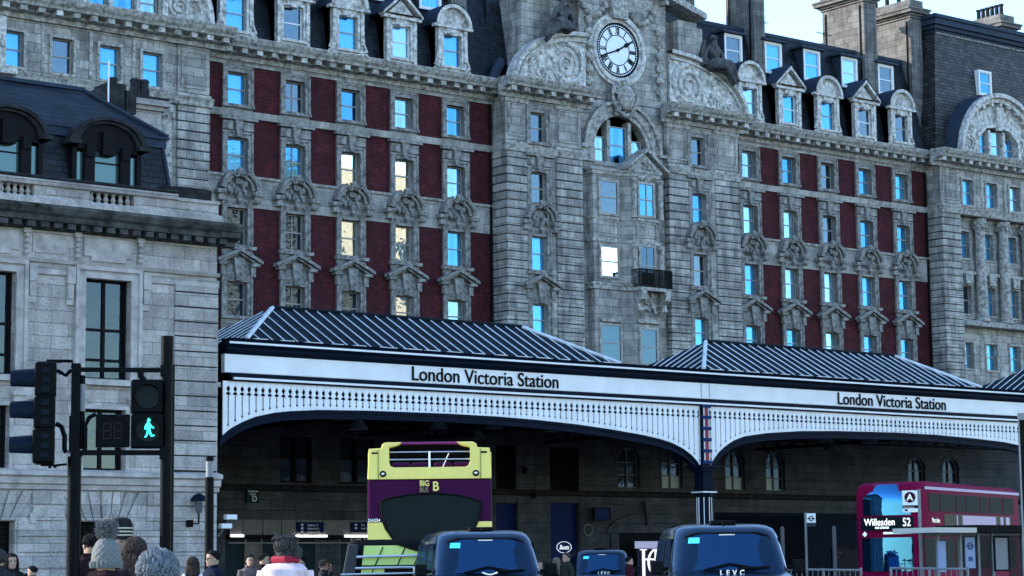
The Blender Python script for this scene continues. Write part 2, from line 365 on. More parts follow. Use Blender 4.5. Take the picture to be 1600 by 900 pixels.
def wing(x0,x1,c0,n,y=HY):
    b=3.436; cs=[c0+b*i for i in range(n)]; rows=range(4)
    holes=[(c-.89,c+.89,6,27.4) for c in cs]
    mb=MB(); wall(mb,x0,x1,6,27.6,y,holes,.0); mb.build('brick_wall',M_brick,hotel)
    for c in cs:
        st=MB()
        wall(st,c-.89,c+.89,6,27.6,y-.06,[(c-.6,c+.6,*WZ[r]) for r in rows],.36)
        st.box(c-.89,c-.885,y-.06,y+.1,6,27.6); st.box(c+.885,c+.89,y-.06,y+.1,6,27.6)
        st.build('stone_window_bay',M_wstone,hotel)
        for r in rows: surr(c,y-.06,r)
    s=MB(); prev=x0
    for a,bb in [(x0,cs[0]-.89)]+[(cs[i]+.89,cs[i+1]-.89) for i in range(n-1)]+[(cs[-1]+.89,x1)]:
        s.box(a,bb,y-.05,y+.05,19.75,21.2,M_hstone_l); 
    s.rail(x0,x1,y-.06,[(0,24.28),(.1,24.3),(.16,24.5),(.2,24.64),(0,24.68)],M_hstone_l)
    s.rail(x0,x1,y-.06,[(0,21.2),(.1,21.22),(.14,21.34),(0,21.38)],M_trim)
    s.box(x0,x1,y-.08,y,27.0,27.3,M_hstone)
    s.build('string_course',M_hstone_l,hotel)
    c=MB(); cornice(c,x0,x1,y,27.22,M_trim); c.build('cornice',M_trim,hotel)
    for i,cx in enumerate(cs):
        for r in rows:
            v=random.random(); cur=1 if v<.5 else 2 if v<.8 else 3
            if r==0 and x0<80 and i==2: cur=0
            win(hotel,1.2,WZ[r][1]-WZ[r][0],cx,y+.2,WZ[r][0],M_frame,(M_glassw if (x0<80 and ((i in (2,3) and r in (1,2)) or (i,r)==(3,3))) else (M_glassg if (x0<80 and r>=2 and i in (0,1,2)) else M_glassp if (x0<80 and i==4 and r!=2 and r>0) else M_glass)),curt=cur,bars=1 if (i==1 and x0<80) else 0)
    return cs
csL=wing(53.9,72.6,56.175,5); csR=wing(90.0,108.6,92.21,5)
# drainpipe and backing darkness of the rooms
mb=MB(); mb.box(20,130,HY+2.2,HY+2.3,0,27.4); mb.build('inner_wall',M_room,hotel)
for x in (108.25,72.3): mb=MB(); mb.tube([(x,HY-.12,6),(x,HY-.12,27)],.07,8); mb.build('drainpipe',M_black,hotel)
# ---- dormers of the wings
def dormer(cx,kind,y=HY):
    d=MB(); z0=28.25; w=.6; a,b=28.85,30.62; yf=y+.15
    wall(d,cx-1.0,cx+1.0,z0,31.2,yf,[(cx-w,cx+w,a,b)],.25); 
    d.box(cx-1.0,cx-.99,yf,yf+2,z0,31.2); d.box(cx+.99,cx+1.0,yf,yf+2,z0,31.2)
    ringbox(d,cx-w,cx+w,a,b,.14,yf-.07,yf,None,False); d.box(cx-w-.2,cx+w+.2,yf-.14,yf,a-.14,a)
    d.box(cx-.42,cx+.42,yf-.14,yf,b+.02,b+.45); d.box(cx-.2,cx+.2,yf-.2,yf,b-.08,b+.1)
    d.box(cx-1.12,cx-.72,yf-.1,yf,b+.42,b+.6); d.box(cx+.72,cx+1.12,yf-.1,yf,b+.42,b+.6)
    for s in (-1,1):
        d.box(cx+s*.88-.11,cx+s*.88+.11,yf-.1,yf,z0+(0 if kind else .9),b+.45)
        if not kind: scroll(d,cx+s*1.1,yf-.02,z0+.35,.24,1.5,s,None,.08,16,R(90)); d.tube([(cx+s*.98,yf-.02,z0+1.35),(cx+s*1.0,yf-.02,z0+1.0),(cx+s*1.2,yf-.02,z0+.55)],.07,6)
    zt=31.1
    if kind:
        d.prism([(cx-1.0,zt),(cx+1.0,zt),(cx,zt+.95)],yf-.02,yf+.5)
        for s in (-1,1): d.prism([(cx+s*1.3,zt-.02),(cx+s*1.3,zt+.14),(cx,zt+1.35),(cx,zt+1.13)],yf-.28,yf+.2)
        d.box(cx-1.25,cx+1.25,yf-.22,yf+.1,zt-.16,zt-.02)
    else:
        n=14; d.prism([(cx+1.0*math.cos(PI*k/n),zt+1.0*math.sin(PI*k/n)) for k in range(n+1)],yf-.02,yf+.5)
        d.disc(cx,yf-.28,zt,1.0,1.2,yf+.2,18,None,0,PI); d.box(cx-1.3,cx+1.3,yf-.22,yf+.1,zt-.16,zt)
    o=d.build('dormer_window',M_trim_l,hotel)
    rf=MB(); yb=yf+3.2
    if kind: rf.add([(cx-1.38,yf-.3,zt+.1),(cx,yf-.3,zt+1.45),(cx+1.38,yf-.3,zt+.1),(cx-1.38,yb,zt+.1),(cx,yb,zt+1.45),(cx+1.38,yb,zt+.1)],[(0,1,4,3),(1,2,5,4),(0,3,5,2)])
    else:
        n=14; v=[]
        for yy in (yf-.26,yb): v+=[(cx+1.26*math.cos(PI*k/n),yy,zt+1.26*math.sin(PI*k/n)) for k in range(n+1)]
        rf.add(v,[(k,k+1,k+1+n+1,k+n+1) for k in range(n)])
    rf.box(cx-1.0,cx-.93,yf+.2,yb,z0,zt+.1); rf.box(cx+.93,cx+1.0,yf+.2,yb,z0,zt+.1)
    rf.build('dormer_roof',M_lead,o)
    win(o,1.2,b-a,cx,yf+.12,a,M_wframe if kind else M_frame,curt=1)
for i,c in enumerate(csL): dormer(c+.0,(i%2==1))
for i,c in enumerate(csR): dormer(c+.42,(i%2==1))
def updormer(cx,y=94.5):
    d=MB(); a,b=32.3,34.07; w=.62
    ringbox(d,cx-w,cx+w,a,b,.13,y-.02,y+.12); o=d.build('roof_dormer',M_wframe,hotel)
    s=MB(); s.box(cx-w-.2,cx-w-.12,y+.02,y+2.5,a-.3,b+.2); s.box(cx+w+.12,cx+w+.2,y+.02,y+2.5,a-.3,b+.2); s.box(cx-w-.45,cx+w+.45,y-.25,y+2.6,b+.16,b+.3); s.build('dormer_cheek',M_lead,o)
    win(o,1.24,b-a,cx,y+.04,a,M_wframe,curt=1)
for i in range(5):
    updormer(92.5+i*3.47); updormer(55.3+i*3.5)
# ---- mansard roofs of the wings
def mansard(x0,x1,y=HY,name='slate_roof'):
    m=MB(); pr=[(y+.5,27.9),(y+1.0,30.6),(y+2.2,34.7),(y+2.5,35.0)]
    for (ya,za),(yb,zb) in zip(pr,pr[1:]): m.quad((x0,ya,za),(x1,ya,za),(x1,yb,zb),(x0,yb,zb))
    m.quad((x0,y+2.5,35),(x1,y+2.5,35),(x1,y+11,35.4),(x0,y+11,35.4)); m.quad((x0,y+11,35.4),(x1,y+11,35.4),(x1,y+13,27.5),(x0,y+13,27.5))
    o=m.build(name,M_slate,hotel)
    e=MB(); e.rail(x0,x1,y+2.4,[(-.1,34.65),(.1,34.7),(.22,34.85),(.25,35.05),(0,35.12)]); e.build('roof_edge',M_lead,hotel)
mansard(53,73.5); mansard(89,109.2)
# ---- tall slab chimneys
def chimney(x0,x1,y0,y1,z1,z0=27.5,pots=4):
    c=MB(); c.box(x0,x1,y0,y1,z0,z1)
    for s in (0,1): 
        c.box(x0-.04,x0,y0+.25,y0+.4,z0,z1-.3); c.box(x0-.04,x0,y1-.4,y1-.25,z0,z1-.3)
    c.box(x0+.2,x0+.28,y0-.05,y0,z0,z1-.2); c.box(x1-.28,x1-.2,y0-.05,y0,z0,z1-.2)
    for e,a,b in ((.08,z1-.1,z1+.06),(.2,z1+.06,z1+.2),(.42,z1+.2,z1+.42),(.5,z1+.42,z1+.56),(.1,z1+.56,z1+1.15)): c.box(x0-e,x1+e,y0-e,y1+e,a,b)
    o=c.build('chimney',M_chim,hotel,bevel=.02)
    p=MB()
    for k in range(pots):
        yy=y0+.4+(y1-y0-.8)*k/max(1,pots-1); p.lathe([(.2,0),(.2,.1),(.15,.2),(.14,.75),(.19,.8),(.19,.88),(.12,.9)],((x0+x1)/2,yy,z1+1.15),10)
    p.build('chimney_pot',M_sooty,o)
chimney(94.35,95.3,94.5,97.0,41.5); chimney(104.45,105.65,94.5,98.2,38.3); chimney(109.0,110.1,94.5,98.4,37.9)
chimney(90.35,91.2,96.5,98.5,42,pots=2); chimney(70.8,71.9,94.6,97.5,43,z0=30); chimney(118.0,119.3,94.2,97.0,38.2,pots=6); chimney(60.2,61.2,94.6,97.5,43,z0=30)
# ---- central pavilion
PX0,PX1=72.45,90.15
st=MB()
hl=[(74.2,75.3,*WZ[r]) for r in range(4)]; hr=[(86.3,87.4,*WZ[r]) for r in range(4)]
wall(st,74.0,76.0,6,27.4,CY,hl,.36); wall(st,86.2,88.2,6,27.4,CY,hr,.36)
st.box(PX0,PX1,CY+.4,HY+2,6,6.1)
st.box(PX0+.06,PX0+.3,CY+.05,HY+1.2,6,27.4); st.box(PX1-.3,PX1-.06,CY+.05,HY+1.2,6,27.4)
arc_c=(81.15,25.15)
# recessed wall between the piers, with the big arched window
n=18; ro=2.05
wall(st,77.9,84.45,6,24.4,CY+.35,[],.3)
wall(st,77.9,79.1,24.4,28.1,CY+.35,[],0); wall(st,83.2,84.45,24.4,28.1,CY+.35,[],0)
pts=[(79.1,24.4)]+[(81.15-ro*math.cos(PI*k/n),25.2+ro*1.05*math.sin(PI*k/n)) for k in range(n+1)]+[(83.2,24.4),(83.2,28.1),(79.1,28.1)]
st.add([(x,CY+.35,z) for x,z in pts],[list(range(len(pts)))])
for a,b in zip(pts[:n+3],pts[1:n+3]): st.quad((a[0],CY+.35,a[1]),(b[0],CY+.35,b[1]),(b[0],CY+.95,b[1]),(a[0],CY+.95,a[1]))
# clock wall and gable
st.box(78.1,84.8,CY+.3,CY+1.6,28.1,33.9); st.box(84.8,88.3,CY+.9,CY+3,28,33.6); st.box(74.4,78.1,CY+.9,CY+3,28,33.6)
st.box(85.6,87.1,CY+.1,CY+1.6,31.6,33.6)
st.build('pavilion_wall',M_hstone,hotel)
for a,b in ((72.45,74.0),(76.0,77.9),(84.45,86.2),(88.2,90.15)):
    q=MB(); rustic(q,a,b,6,24.25,CY,M_hstone,.472,.08,.35 if a>73 and b<90 else 1.3)
    q.box(a+.0,b,CY-.02,CY+.35,24.9,27.3,M_hstone); ringbox(q,a+.28,b-.28,25.2,26.9,.08,CY-.07,CY-.02,M_trim)
    q.box(a-.06,b+.06,CY-.12,CY+.3,24.66,24.85,M_trim); q.box(a-.06,b+.06,CY-.1,CY+.3,27.0,27.3,M_trim)
    q.build('rusticated_quoin',M_hstone,hotel,bevel=.025)
q=MB(); q.rail(72.4,78.0,CY,[(0,24.25),(.14,24.28),(.2,24.5),(.24,24.66),(0,24.7)],M_trim); q.build('string_course',M_trim,hotel); q=MB(); q.rail(84.4,90.2,CY,[(0,24.25),(.14,24.28),(.2,24.5),(.24,24.66),(0,24.7)],M_trim)
q.build('string_course',M_trim,hotel)
t=MB()
for cx in (74.75,86.85):
    for r in range(4): surr(cx,CY,r,.55)
for a,b in ((72.0,78.5),(84.0,90.6)): t=MB(); cornice(t,a,b,CY,27.25,None); t.build('cornice',M_trim,hotel)
for cx in (74.75,86.85):
    for r in range(4): win(hotel,1.1,WZ[r][1]-WZ[r][0],cx,CY+.22,WZ[r][0],M_frame,curt=3 if r<2 else 1)
# arched window: moulded arch, cartouche, mullions
t=MB(); y=CY+.35
for r0,r1,yy in ((2.05,2.3,.08),(2.3,2.75,.16),(2.75,2.95,.34)): t.disc(81.15,y-yy,25.2,r0,r1,y+.1,28,None,0,PI)
for s in (-1,1): t.box(81.15+s*2.55-.5,81.15+s*2.55+.5,y-.14,y,24.4,25.2); t.box(81.15+s*3.0-.24,81.15+s*3.0+.24,y-.4,y,25.1,25.3)
for x in (80.35,81.95): t.box(x-.13,x+.13,y+.12,y+.6,24.4,27.0)
t.box(79.1,83.2,y-.05,y+.6,24.25,24.5)
t.build('arch_moulding',M_trim,hotel)
t=MB(); t.blob((81.15,y-.55,28.25),.62,.32,.75,None,14,10,.04)
for s in (-1,1):
    scroll(t,81.15+s*.62,y-.5,28.7,.32,1.6,s,None,.11,20,R(90)); scroll(t,81.15+s*.6,y-.5,27.75,.26,1.4,-s,None,.1,18,R(-90)); t.tube([(81.15+s*.85,y-.45,28.9),(81.15+s*.95,y-.45,28.3),(81.15+s*.6,y-.45,27.5),(81.15,y-.5,27.2)],.1,6)
t.blob((81.15,y-.5,29.1),.42,.26,.22,None,10,6,.1); foliage(t,80.5,81.8,27.3,29.1,y-.3,22,.16)
t.build('cartouche',M_trim,hotel,smooth=True)
win(hotel,1.35,2.2,81.15,y+.3,24.5,M_frame,curt=2); win(hotel,.95,1.5,79.8,y+.3,24.5,M_frame,curt=2); win(hotel,.95,1.5,82.5,y+.3,24.5,M_frame,curt=2)
# ---- curved gable halves with great scrolls
def gable(cx0,cx1,s):   # s=+1: high side at right
    t=MB(); y=CY+.15; W=cx1-cx0; H=3.35; n=18; pts=[]
    for k in range(n+1):
        q=k/n*PI*.5; pts.append((cx0+W*(1-math.cos(q)),28.1+H*math.sin(q)**.9) if s>0 else (cx1-W*(1-math.cos(q)),28.1+H*math.sin(q)**.9))
    base=[(cx1 if s>0 else cx0,28.1)]
    t.prism(pts+base,y,y+.9)
    for (i0,off,yy,ww) in ((0,0,.3,.22),(0,-.32,.14,.12)):
        for a,b in zip(pts,pts[1:]):
            dx,dz=b[0]-a[0],b[1]-a[1]; L=math.hypot(dx,dz)+1e-6; nx,nz=(-dz/L,dx/L) if s>0 else (dz/L,-dx/L)
            o1=off; t.add([(a[0]+nx*o1,y-yy,a[1]+nz*o1),(b[0]+nx*o1,y-yy,b[1]+nz*o1),(b[0]+nx*(o1+ww),y-yy,b[1]+nz*(o1+ww)),(a[0]+nx*(o1+ww),y-yy,a[1]+nz*(o1+ww)),
              (a[0]+nx*o1,y+.3,a[1]+nz*o1),(b[0]+nx*o1,y+.3,b[1]+nz*o1),(b[0]+nx*(o1+ww),y+.5,b[1]+nz*(o1+ww)),(a[0]+nx*(o1+ww),y+.5,a[1]+nz*(o1+ww))],[(0,1,2,3),(0,4,5,1),(3,2,6,7)])
    sx=(cx1-1.45) if s>0 else (cx0+1.45)
    scroll(t,sx,y-.06,29.7,1.22,2.6,-s,None,.14,60,R(90))
    scroll(t,sx,y-.02,29.7,1.35,2.6,-s,None,.1,60,R(90))
    a,b=(cx0+1.0,sx-1.0) if s>0 else (sx+1.0,cx1-1.0)
    for _ in range(46):
        x=random.uniform(a,b); fr=(x-cx0)/W if s>0 else (cx1-x)/W; zt=28.2+H*max(.1,math.sin(math.acos(max(0,1-fr))))*.78
        t.blob((x,y-.03,random.uniform(28.25,max(28.4,zt))),random.uniform(.07,.2),.12,random.uniform(.07,.2),None,6,4,.25)
    scroll(t,(a+b)/2,y-.05,28.95,.5,1.8,s,None,.09,26,R(200))
    t.build('scrolled_gable',M_trim_l,hotel,smooth=True)
gable(73.3,78.45,1); gable(84.9,90.9,-1)
# ---- garlands and upper pediment
t=MB()
for x in (78.75,84.15):
    for k in range(6): z=32.6-k*.72; t.blob((x,CY+.2,z),.27,.2,.27,None,9,6,.16); t.tube([(x,CY+.25,z-.2),(x+.1,CY+.25,z-.5)],.07,5)
for s in (-1,1):
    for k in range(8):
        q=k/7; t.blob((80.95+s*(.9+q*1.9),CY+.2,33.6-math.sin(q*PI)*.75+q*.1),.22,.18,.2,None,8,5,.2)
t.prism([(80.4,32.9),(81.5,32.9),(81.7,34.6),(80.2,34.6)],CY-.1,CY+.4)
t.build('garland',M_trim,hotel,smooth=True)
t=MB()
for s in (-1,1):
    x=81.0+s*6.4; t.prism([(x,33.75),(x,34.1),(81.0+s*3.4,35.0),(81.0,37.2),(81.0,36.7),(81.0+s*3.4,34.55)] if s<0 else [(x,33.75),(81.0+s*3.4,34.55),(81,36.7),(81,37.2),(81.0+s*3.4,35.0),(x,34.1)],CY-.5,CY+1)
    for k in range(5): t.box(81+s*(1.2+k*.55)-.1,81+s*(1.2+k*.55)+.1,CY-.35,CY+.3,36.2-k*.42-.3,36.2-k*.42)
t.box(78.1,84.8,CY+.3,CY+1.6,33.9,35.2); t.box(79.6,82.4,CY+.3,CY+1.6,35.2,36.4)
t.build('pediment',M_trim,hotel)
# ---- the clock
ccx,ccz,cyf=80.95,31.1,CY+.28
ck=MB(); 
for r0,r1,a in ((1.62,1.8,.1),(1.8,1.95,.2),(1.95,2.15,.12)): ck.disc(ccx,cyf-a,ccz,r0,r1,cyf+.05,48)
clk=ck.build('clock',M_trim_l,hotel)
M_dial=plain('clock_dial_white',(.78,.84,.90),.4,var=.15,vs=2)
f=MB(); f.disc(ccx,cyf-.04,ccz,0.0,1.64,cyf+.02,48); f.build('dial',M_dial,clk)
f=MB(); f.disc(ccx,cyf-.055,ccz,1.5,1.62,cyf-.03,48); f.disc(ccx,cyf-.055,ccz,1.36,1.42,cyf-.03,48); f.disc(ccx,cyf-.055,ccz,.86,.91,cyf-.03,40)
for k in range(60):
    q=2*PI*k/60; c,s_=math.cos(q),math.sin(q); a=.028
    f.add([(ccx+c*1.4-s_*a,cyf-.05,ccz+s_*1.4+c*a),(ccx+c*1.4+s_*a,cyf-.05,ccz+s_*1.4-c*a),(ccx+c*1.52+s_*a,cyf-.05,ccz+s_*1.52-c*a),(ccx+c*1.52-s_*a,cyf-.05,ccz+s_*1.52+c*a)],[(0,1,2,3)])
f.build('minute_ring',M_letter,clk)
nums=['XII','I','II','III','IIII','V','VI','VII','VIII','IX','X','XI']
f=MB()
def stroke(mb,q,r0,r1,o0,o1,w):   # bar in dial plane at angle q (clockwise from top)
    ux,uz=math.sin(q),math.cos(q); vx,vz=math.cos(q),-math.sin(q)
    P4=[(ccx+ux*r0+vx*(o0-w),ccz+uz*r0+vz*(o0-w)),(ccx+ux*r0+vx*(o0+w),ccz+uz*r0+vz*(o0+w)),(ccx+ux*r1+vx*(o1+w),ccz+uz*r1+vz*(o1+w)),(ccx+ux*r1+vx*(o1-w),ccz+uz*r1+vz*(o1-w))]
    mb.add([(x,cyf-.05-mb.dy,z) for x,z in P4],[(0,1,2,3)]); mb.dy+=.0003
f.dy=0
for k,s_ in enumerate(nums):
    q=2*PI*k/12; ws={'I':.075,'V':.15,'X':.15}; tot=sum(ws[c] for c in s_); o=-tot/2
    if k in (4,5,6,7,8): s_=s_
    for c in s_:
        w_=ws[c]; m=o+w_/2
        if c=='I': stroke(f,q,.93,1.34,m,m,.032)
        elif c=='V': stroke(f,q,.93,1.34,m,m-.055,.030); stroke(f,q,.93,1.34,m,m+.055,.022)
        else: stroke(f,q,.93,1.34,m-.055,m+.055,.022); stroke(f,q,.93,1.34,m+.055,m-.055,.014)
        o+=w_
f.build('roman_numerals',M_letter,clk)
f=MB(); f.dy=.03; hq=R(60); mq=R(249)
stroke(f,hq,-.1,.8,0,0,.05); stroke(f,hq,.66,.98,0,0,.1); stroke(f,mq,-.15,1.42,0,0,.045); 
f.disc(ccx,cyf-.1,ccz,0,.1,cyf-.04,16); f.disc(ccx+math.sin(hq)*.72,cyf-.09,ccz+math.cos(hq)*.72,0,.13,cyf-.07,14); f.build('clock_hands',M_letter,clk)
# ---- reclining stone figures on the gables
def statue(cx,z,s):
    b=bpy.data.meshes.new('statue'); o=bpy.data.objects.new('statue',b); y=CY-.1
    V=[(0,0,0),(.05*s,0,.45),(.1*s,-.05,.85),(.12*s,-.1,1.1),(.12*s,-.12,1.36),(-.38*s,-.05,.8),(-.62*s,-.1,.35),(-.5*s,-.15,-.05),(.5*s,-.1,.78),(.75*s,-.15,.35),(.95*s,-.25,.05),
       (.35*s,-.35,.1),(.95*s,-.45,.22),(1.35*s,-.4,-.5),(1.5*s,-.5,-.72),(.3*s,-.1,-.1),(.85*s,-.25,-.2),(1.3*s,-.2,-.9)]
    E_=[(0,1),(1,2),(2,3),(3,4),(2,5),(5,6),(6,7),(2,8),(8,9),(9,10),(0,11),(11,12),(12,13),(13,14),(0,15),(15,16),(16,17)]
    b.from_pydata([(x*1.15,yy*1.15,zz*1.2) for x,yy,zz in V],E_,[]); COL.objects.link(o)
    m=o.modifiers.new('skin','SKIN'); rad=[.36,.33,.36,.14,.24,.17,.13,.09,.17,.13,.09,.27,.22,.15,.1,.28,.24,.12]
    for i,vv in enumerate(b.skin_vertices[0].data): vv.radius=(rad[i],rad[i]*.9); vv.use_root=(i==0)
    o.modifiers.new('sub','SUBSURF').levels=1; o.modifiers['sub'].render_levels=2
    b.materials.append(M_statue); o.parent=hotel; o.location=wmat(hotel).inverted()@Vector((cx,y,z))
    d=MB()
    for k in range(5):
        o_=.09*k; d.tube([(cx-s*.25,y-.2-o_*.6,z+.25-o_),(cx+s*.5,y-.45-o_*.4,z+.3-o_),(cx+s*1.05,y-.5,z+.05-o_*1.2),(cx+s*1.5,y-.45,z-.7-o_*.8)],[.17,.2,.17,.09],8)
    d.blob((cx-s*.1,y-.1,z+.0),.5,.36,.34,None,12,8,.1); d.blob((cx+s*.05,y+.05,z+.9),.34,.22,.5,None,12,8,.06)
    d.tube([(cx-s*.5,y+.1,z+1.5),(cx-s*.7,y+.1,z+.6),(cx-s*.5,y,z)],[.1,.22,.3],8)
    dr=d.build('drapery',M_statue,o,smooth=True)
    h=MB(); h.blob((cx+s*.14,y-.02,z+1.72),.26,.26,.2,None,10,6,.08); h.build('hair',M_statue,o,smooth=True)
M_statue=plain('weathered_statue_stone',(.09,.092,.095),.85,var=.75,vs=2.5,bmp=.02)
statue(76.6,31.7,-1); statue(88.1,31.1,1)
# ---- steep slate roof behind the centre
m=MB(); m.add([(72.6,HY+.6,28),(90.4,HY+.6,28),(90.4,HY+12,28),(72.6,HY+12,28),(74.6,HY+3,41),(88.2,HY+3,41),(88.2,HY+10,41),(74.6,HY+10,41)],[(0,1,5,4),(1,2,6,5),(2,3,7,6),(3,0,4,7),(4,5,6,7)]); m.build('steep_roof',M_slate,hotel)
m=MB(); m.tube([(72.6,HY+.5,28.0),(73.4,HY+.3,29.6),(74.2,HY+1,29.3)],.3,8); m.build('roof_hip',M_lead,hotel)
# ---- three-sided bay (oriel) below the arch
t=MB(); bx=[(78.45,CY+.35),(79.0,CY-.35),(80.0,CY-.72)]
BP=[(78.5,CY+.34),(78.5,CY-.25),(80.55,CY-.25),(81.0,CY-.75),(83.0,CY-.75),(83.7,CY+.34)]
def baywall(z0,z1,e=0,mat=None):
    c=(81.1,CY+.6); pts=[(c[0]+(x-c[0])*(1+e),c[1]+(yy-c[1])*(1+e)-e*.6) for x,yy in BP]; t.prismz(pts,z0,z1,mat)
baywall(6,23.6,0,M_hstone)
for z,h,e in ((23.6,.22,.05),(23.82,.16,.09),(21.05,.16,.04),(19.75,.18,.04),(17.05,.24,.05),(17.29,.12,.08)): baywall(z,z+h,e,M_trim)
o=t.build('oriel_bay',M_hstone,hotel)
t=MB(); zz=23.98
t.prism([(80.7,zz),(83.4,zz),(82.05,zz+1.0)],CY-.75,CY); 
for s in (-1,1): t.prism([(82.05+s*1.6,zz-.03),(82.05+s*1.6,zz+.15),(82.05,zz+1.32),(82.05,zz+1.12)],CY-1.0,CY)
foliage(t,81.4,82.7,zz-.5,zz+.6,CY-.8,26,.16)
for x in (81.05,83.05):
    for z0,z1 in ((21.2,23.5),(17.4,19.7)): t.lathe([(.2,0),(.16,.1),(.15,z1-z0-.3),(.22,z1-z0-.15),(.22,z1-z0)],(x,CY-.85,z0),10)
for x0,x1 in ((78.8,80.3),(81.3,82.7)): ringbox(t,x0,x1,20.15,20.95,.05,CY-.3 if x0<80 else CY-.8,CY-.2)
# balcony corbels
for x in (81.15,82.95): t.prismx([(CY-.75,17.0),(CY-1.5,17.0),(CY-1.45,16.5),(CY-1.1,16.3),(CY-1.15,15.9),(CY-.75,15.6)],x-.2,x+.2)
foliage(t,81.5,82.6,15.8,16.9,CY-.85,24,.17)
t.prismz([(80.6,CY-.7),(80.9,CY-1.5),(83.2,CY-1.5),(83.5,CY-.7)],17.0,17.18)
for x0,x1,yy in ((78.8,80.3,CY-.26),(81.2,82.8,CY-.76)): t.rail(x0,x1,yy,[(0,15.2),(.15,15.22),(.15,15.42),(0,15.45)])
t.build('oriel_carving',M_trim,o)
t=MB(); 
for k in range(22):
    x=80.85+2.4*k/21; t.box(x-.025,x+.025,CY-1.48,CY-1.43,17.18,18.2)
for xx in (80.85,83.25):
    t.box(xx-.02,xx+.02,CY-1.47,CY-.75,18.18,18.23)
    for k in range(7): yy=CY-1.4+.65*k/6; t.box(xx-.012,xx+.012,yy,yy+.02,17.18,18.2)
t.box(80.85,83.25,CY-1.48,CY-1.43,18.18,18.24); t.box(80.85,83.25,CY-1.48,CY-1.43,17.3,17.34); t.build('balcony_railing',M_black,o)
def flatwin(x,yy,z,w,h,gl,fm=M_frame,bars=0,curt=0):  # window set on a bay face
    b=MB(); ringbox(b,x-w/2,x+w/2,z,z+h,.08,yy-.1,yy+.02,None); f_=b.build('window_architrave',M_trim,o)
    g=win(f_,w,h,x,yy-.1,z,fm,gl,curt,bars); return g
flatwin(79.6,CY-.25,21.35,1.35,1.9,M_glassg,curt=2); flatwin(79.6,CY-.25,17.75,1.35,1.75,M_glassw,curt=1); flatwin(82.0,CY-.75,21.35,1.15,1.9,M_glass,curt=3,bars=1)
flatwin(82.0,CY-.75,17.35,1.15,2.3,M_glassd,bars=1); flatwin(79.6,CY-.25,13.0,1.5,2.05,M_glassd); flatwin(82.0,CY-.75,12.9,1.25,2.0,M_glassd)
# ---- right pavilion (colonnade) and left pavilion
def pavilion(x0,x1,qx,cw,colx,y=CY,side=1.25,mirror=False):
    """x0,x1 extent; qx quoin spans; cw window centres; colx column centres"""
    s=MB(); hs=[(c-.55,c+.55,*WZ[r]) for c in cw for r in range(4)]; lo=min(cw)-1.1; hi=max(cw)+1.1
    wall(s,lo,hi,24.7,27.3,y,[h for h in hs if h[2]>24],.36); wall(s,lo,hi,6,24.3,y+.5,[h for h in hs if h[2]<24],.36)
    s.box(lo,hi,y+.02,y+.9,24.3,24.7); s.box(x0+.06,x0+.3,y+.05,HY+1,6,27.4); s.box(x1-.3,x1-.06,y+.05,HY+1,6,27.4)
    s.box(x0+.3,lo,y+.1,y+.6,6,27.3); s.box(hi,x1-.3,y+.1,y+.6,6,27.3)
    s.build('pavilion_wall',M_hstone,hotel)
    for a,b in qx:
        q=MB(); rustic(q,a,b,6,24.25,y,M_hstone,.472,.08,side); q.box(a,b,y-.02,y+side,24.9,27.3,M_hstone); ringbox(q,a+.28,b-.28,25.2,26.9,.08,y-.07,y-.02,M_trim)
        q.box(a-.06,b+.06,y-.12,y+.3,24.66,24.85,M_trim)
        q.build('rusticated_quoin',M_hstone,hotel,bevel=.025)
    t=MB(); cornice(t,x0-.9,x1+.9,y,27.25,None); t.build('cornice',M_trim,hotel)
    t=MB(); t.rail(x0-.1,x1+.1,y,[(0,24.2),(.2,24.25),(.26,24.5),(.34,24.66),(0,24.72)])
    t.rail(x0+1.8,x1-1.8,y,[(-.5,16.9),(.3,16.95),(.34,17.2),(0,17.35),(-.5,17.35)])
    t.build('string_course',M_trim,hotel)
    for c in cw:
        t=MB(); ringbox(t,c-.55,c+.55,WZ[0][0],WZ[0][1],.14,y-.07,y,None); 
        for r in (1,2,3): ringbox(t,c-.55,c+.55,WZ[r][0],WZ[r][1],.12,y+.42,y+.5,None)
        t.prism([(c-.3,19.75),(c+.3,19.75),(c+.4,20.5),(c-.4,20.5)],y+.1,y+.5); t.box(c-.75,c+.75,y+.15,y+.5,20.4,20.6)
        t.box(c-1.1,c-.95,y-.05,y+.02,24.9,27.2); t.build('window_surround',M_trim,hotel)
    for c in colx:
        t=MB(); t.lathe([(.5,0),(.5,.15),(.42,.25),(.46,.35),(.38,.45),(.36,3.0),(.32,6.1),(.36,6.15)],(c,y+.12,17.3),16)
        t.lathe([(.33,0),(.4,.3),(.36,.35),(.46,.65),(.5,.75)],(c,y+.12,23.35),12)
        for k in range(14): a=2*PI*k/14; t.blob((c+.42*math.cos(a),y+.12+.42*math.sin(a),23.6+.25*(k%2)),.11,.11,.16,None,6,4,.2)
        t.build('giant_column',M_trim,hotel)
    for c in cw:
        for r in range(4): win(hotel,1.1,WZ[r][1]-WZ[r][0],c,y+(.22 if r==0 else .72),WZ[r][0],M_frame,curt=1)
pavilion(108.4,121.5,[(108.4,110.2),(119.7,121.5)],[111.1,113.5,115.9,118.3],[112.3,114.7,117.1])
pavilion(40.3,53.85,[(40.3,42.1),(52.05,53.85)],[43.3,45.85,48.35,50.65],[44.55,47.1,49.5,51.45])
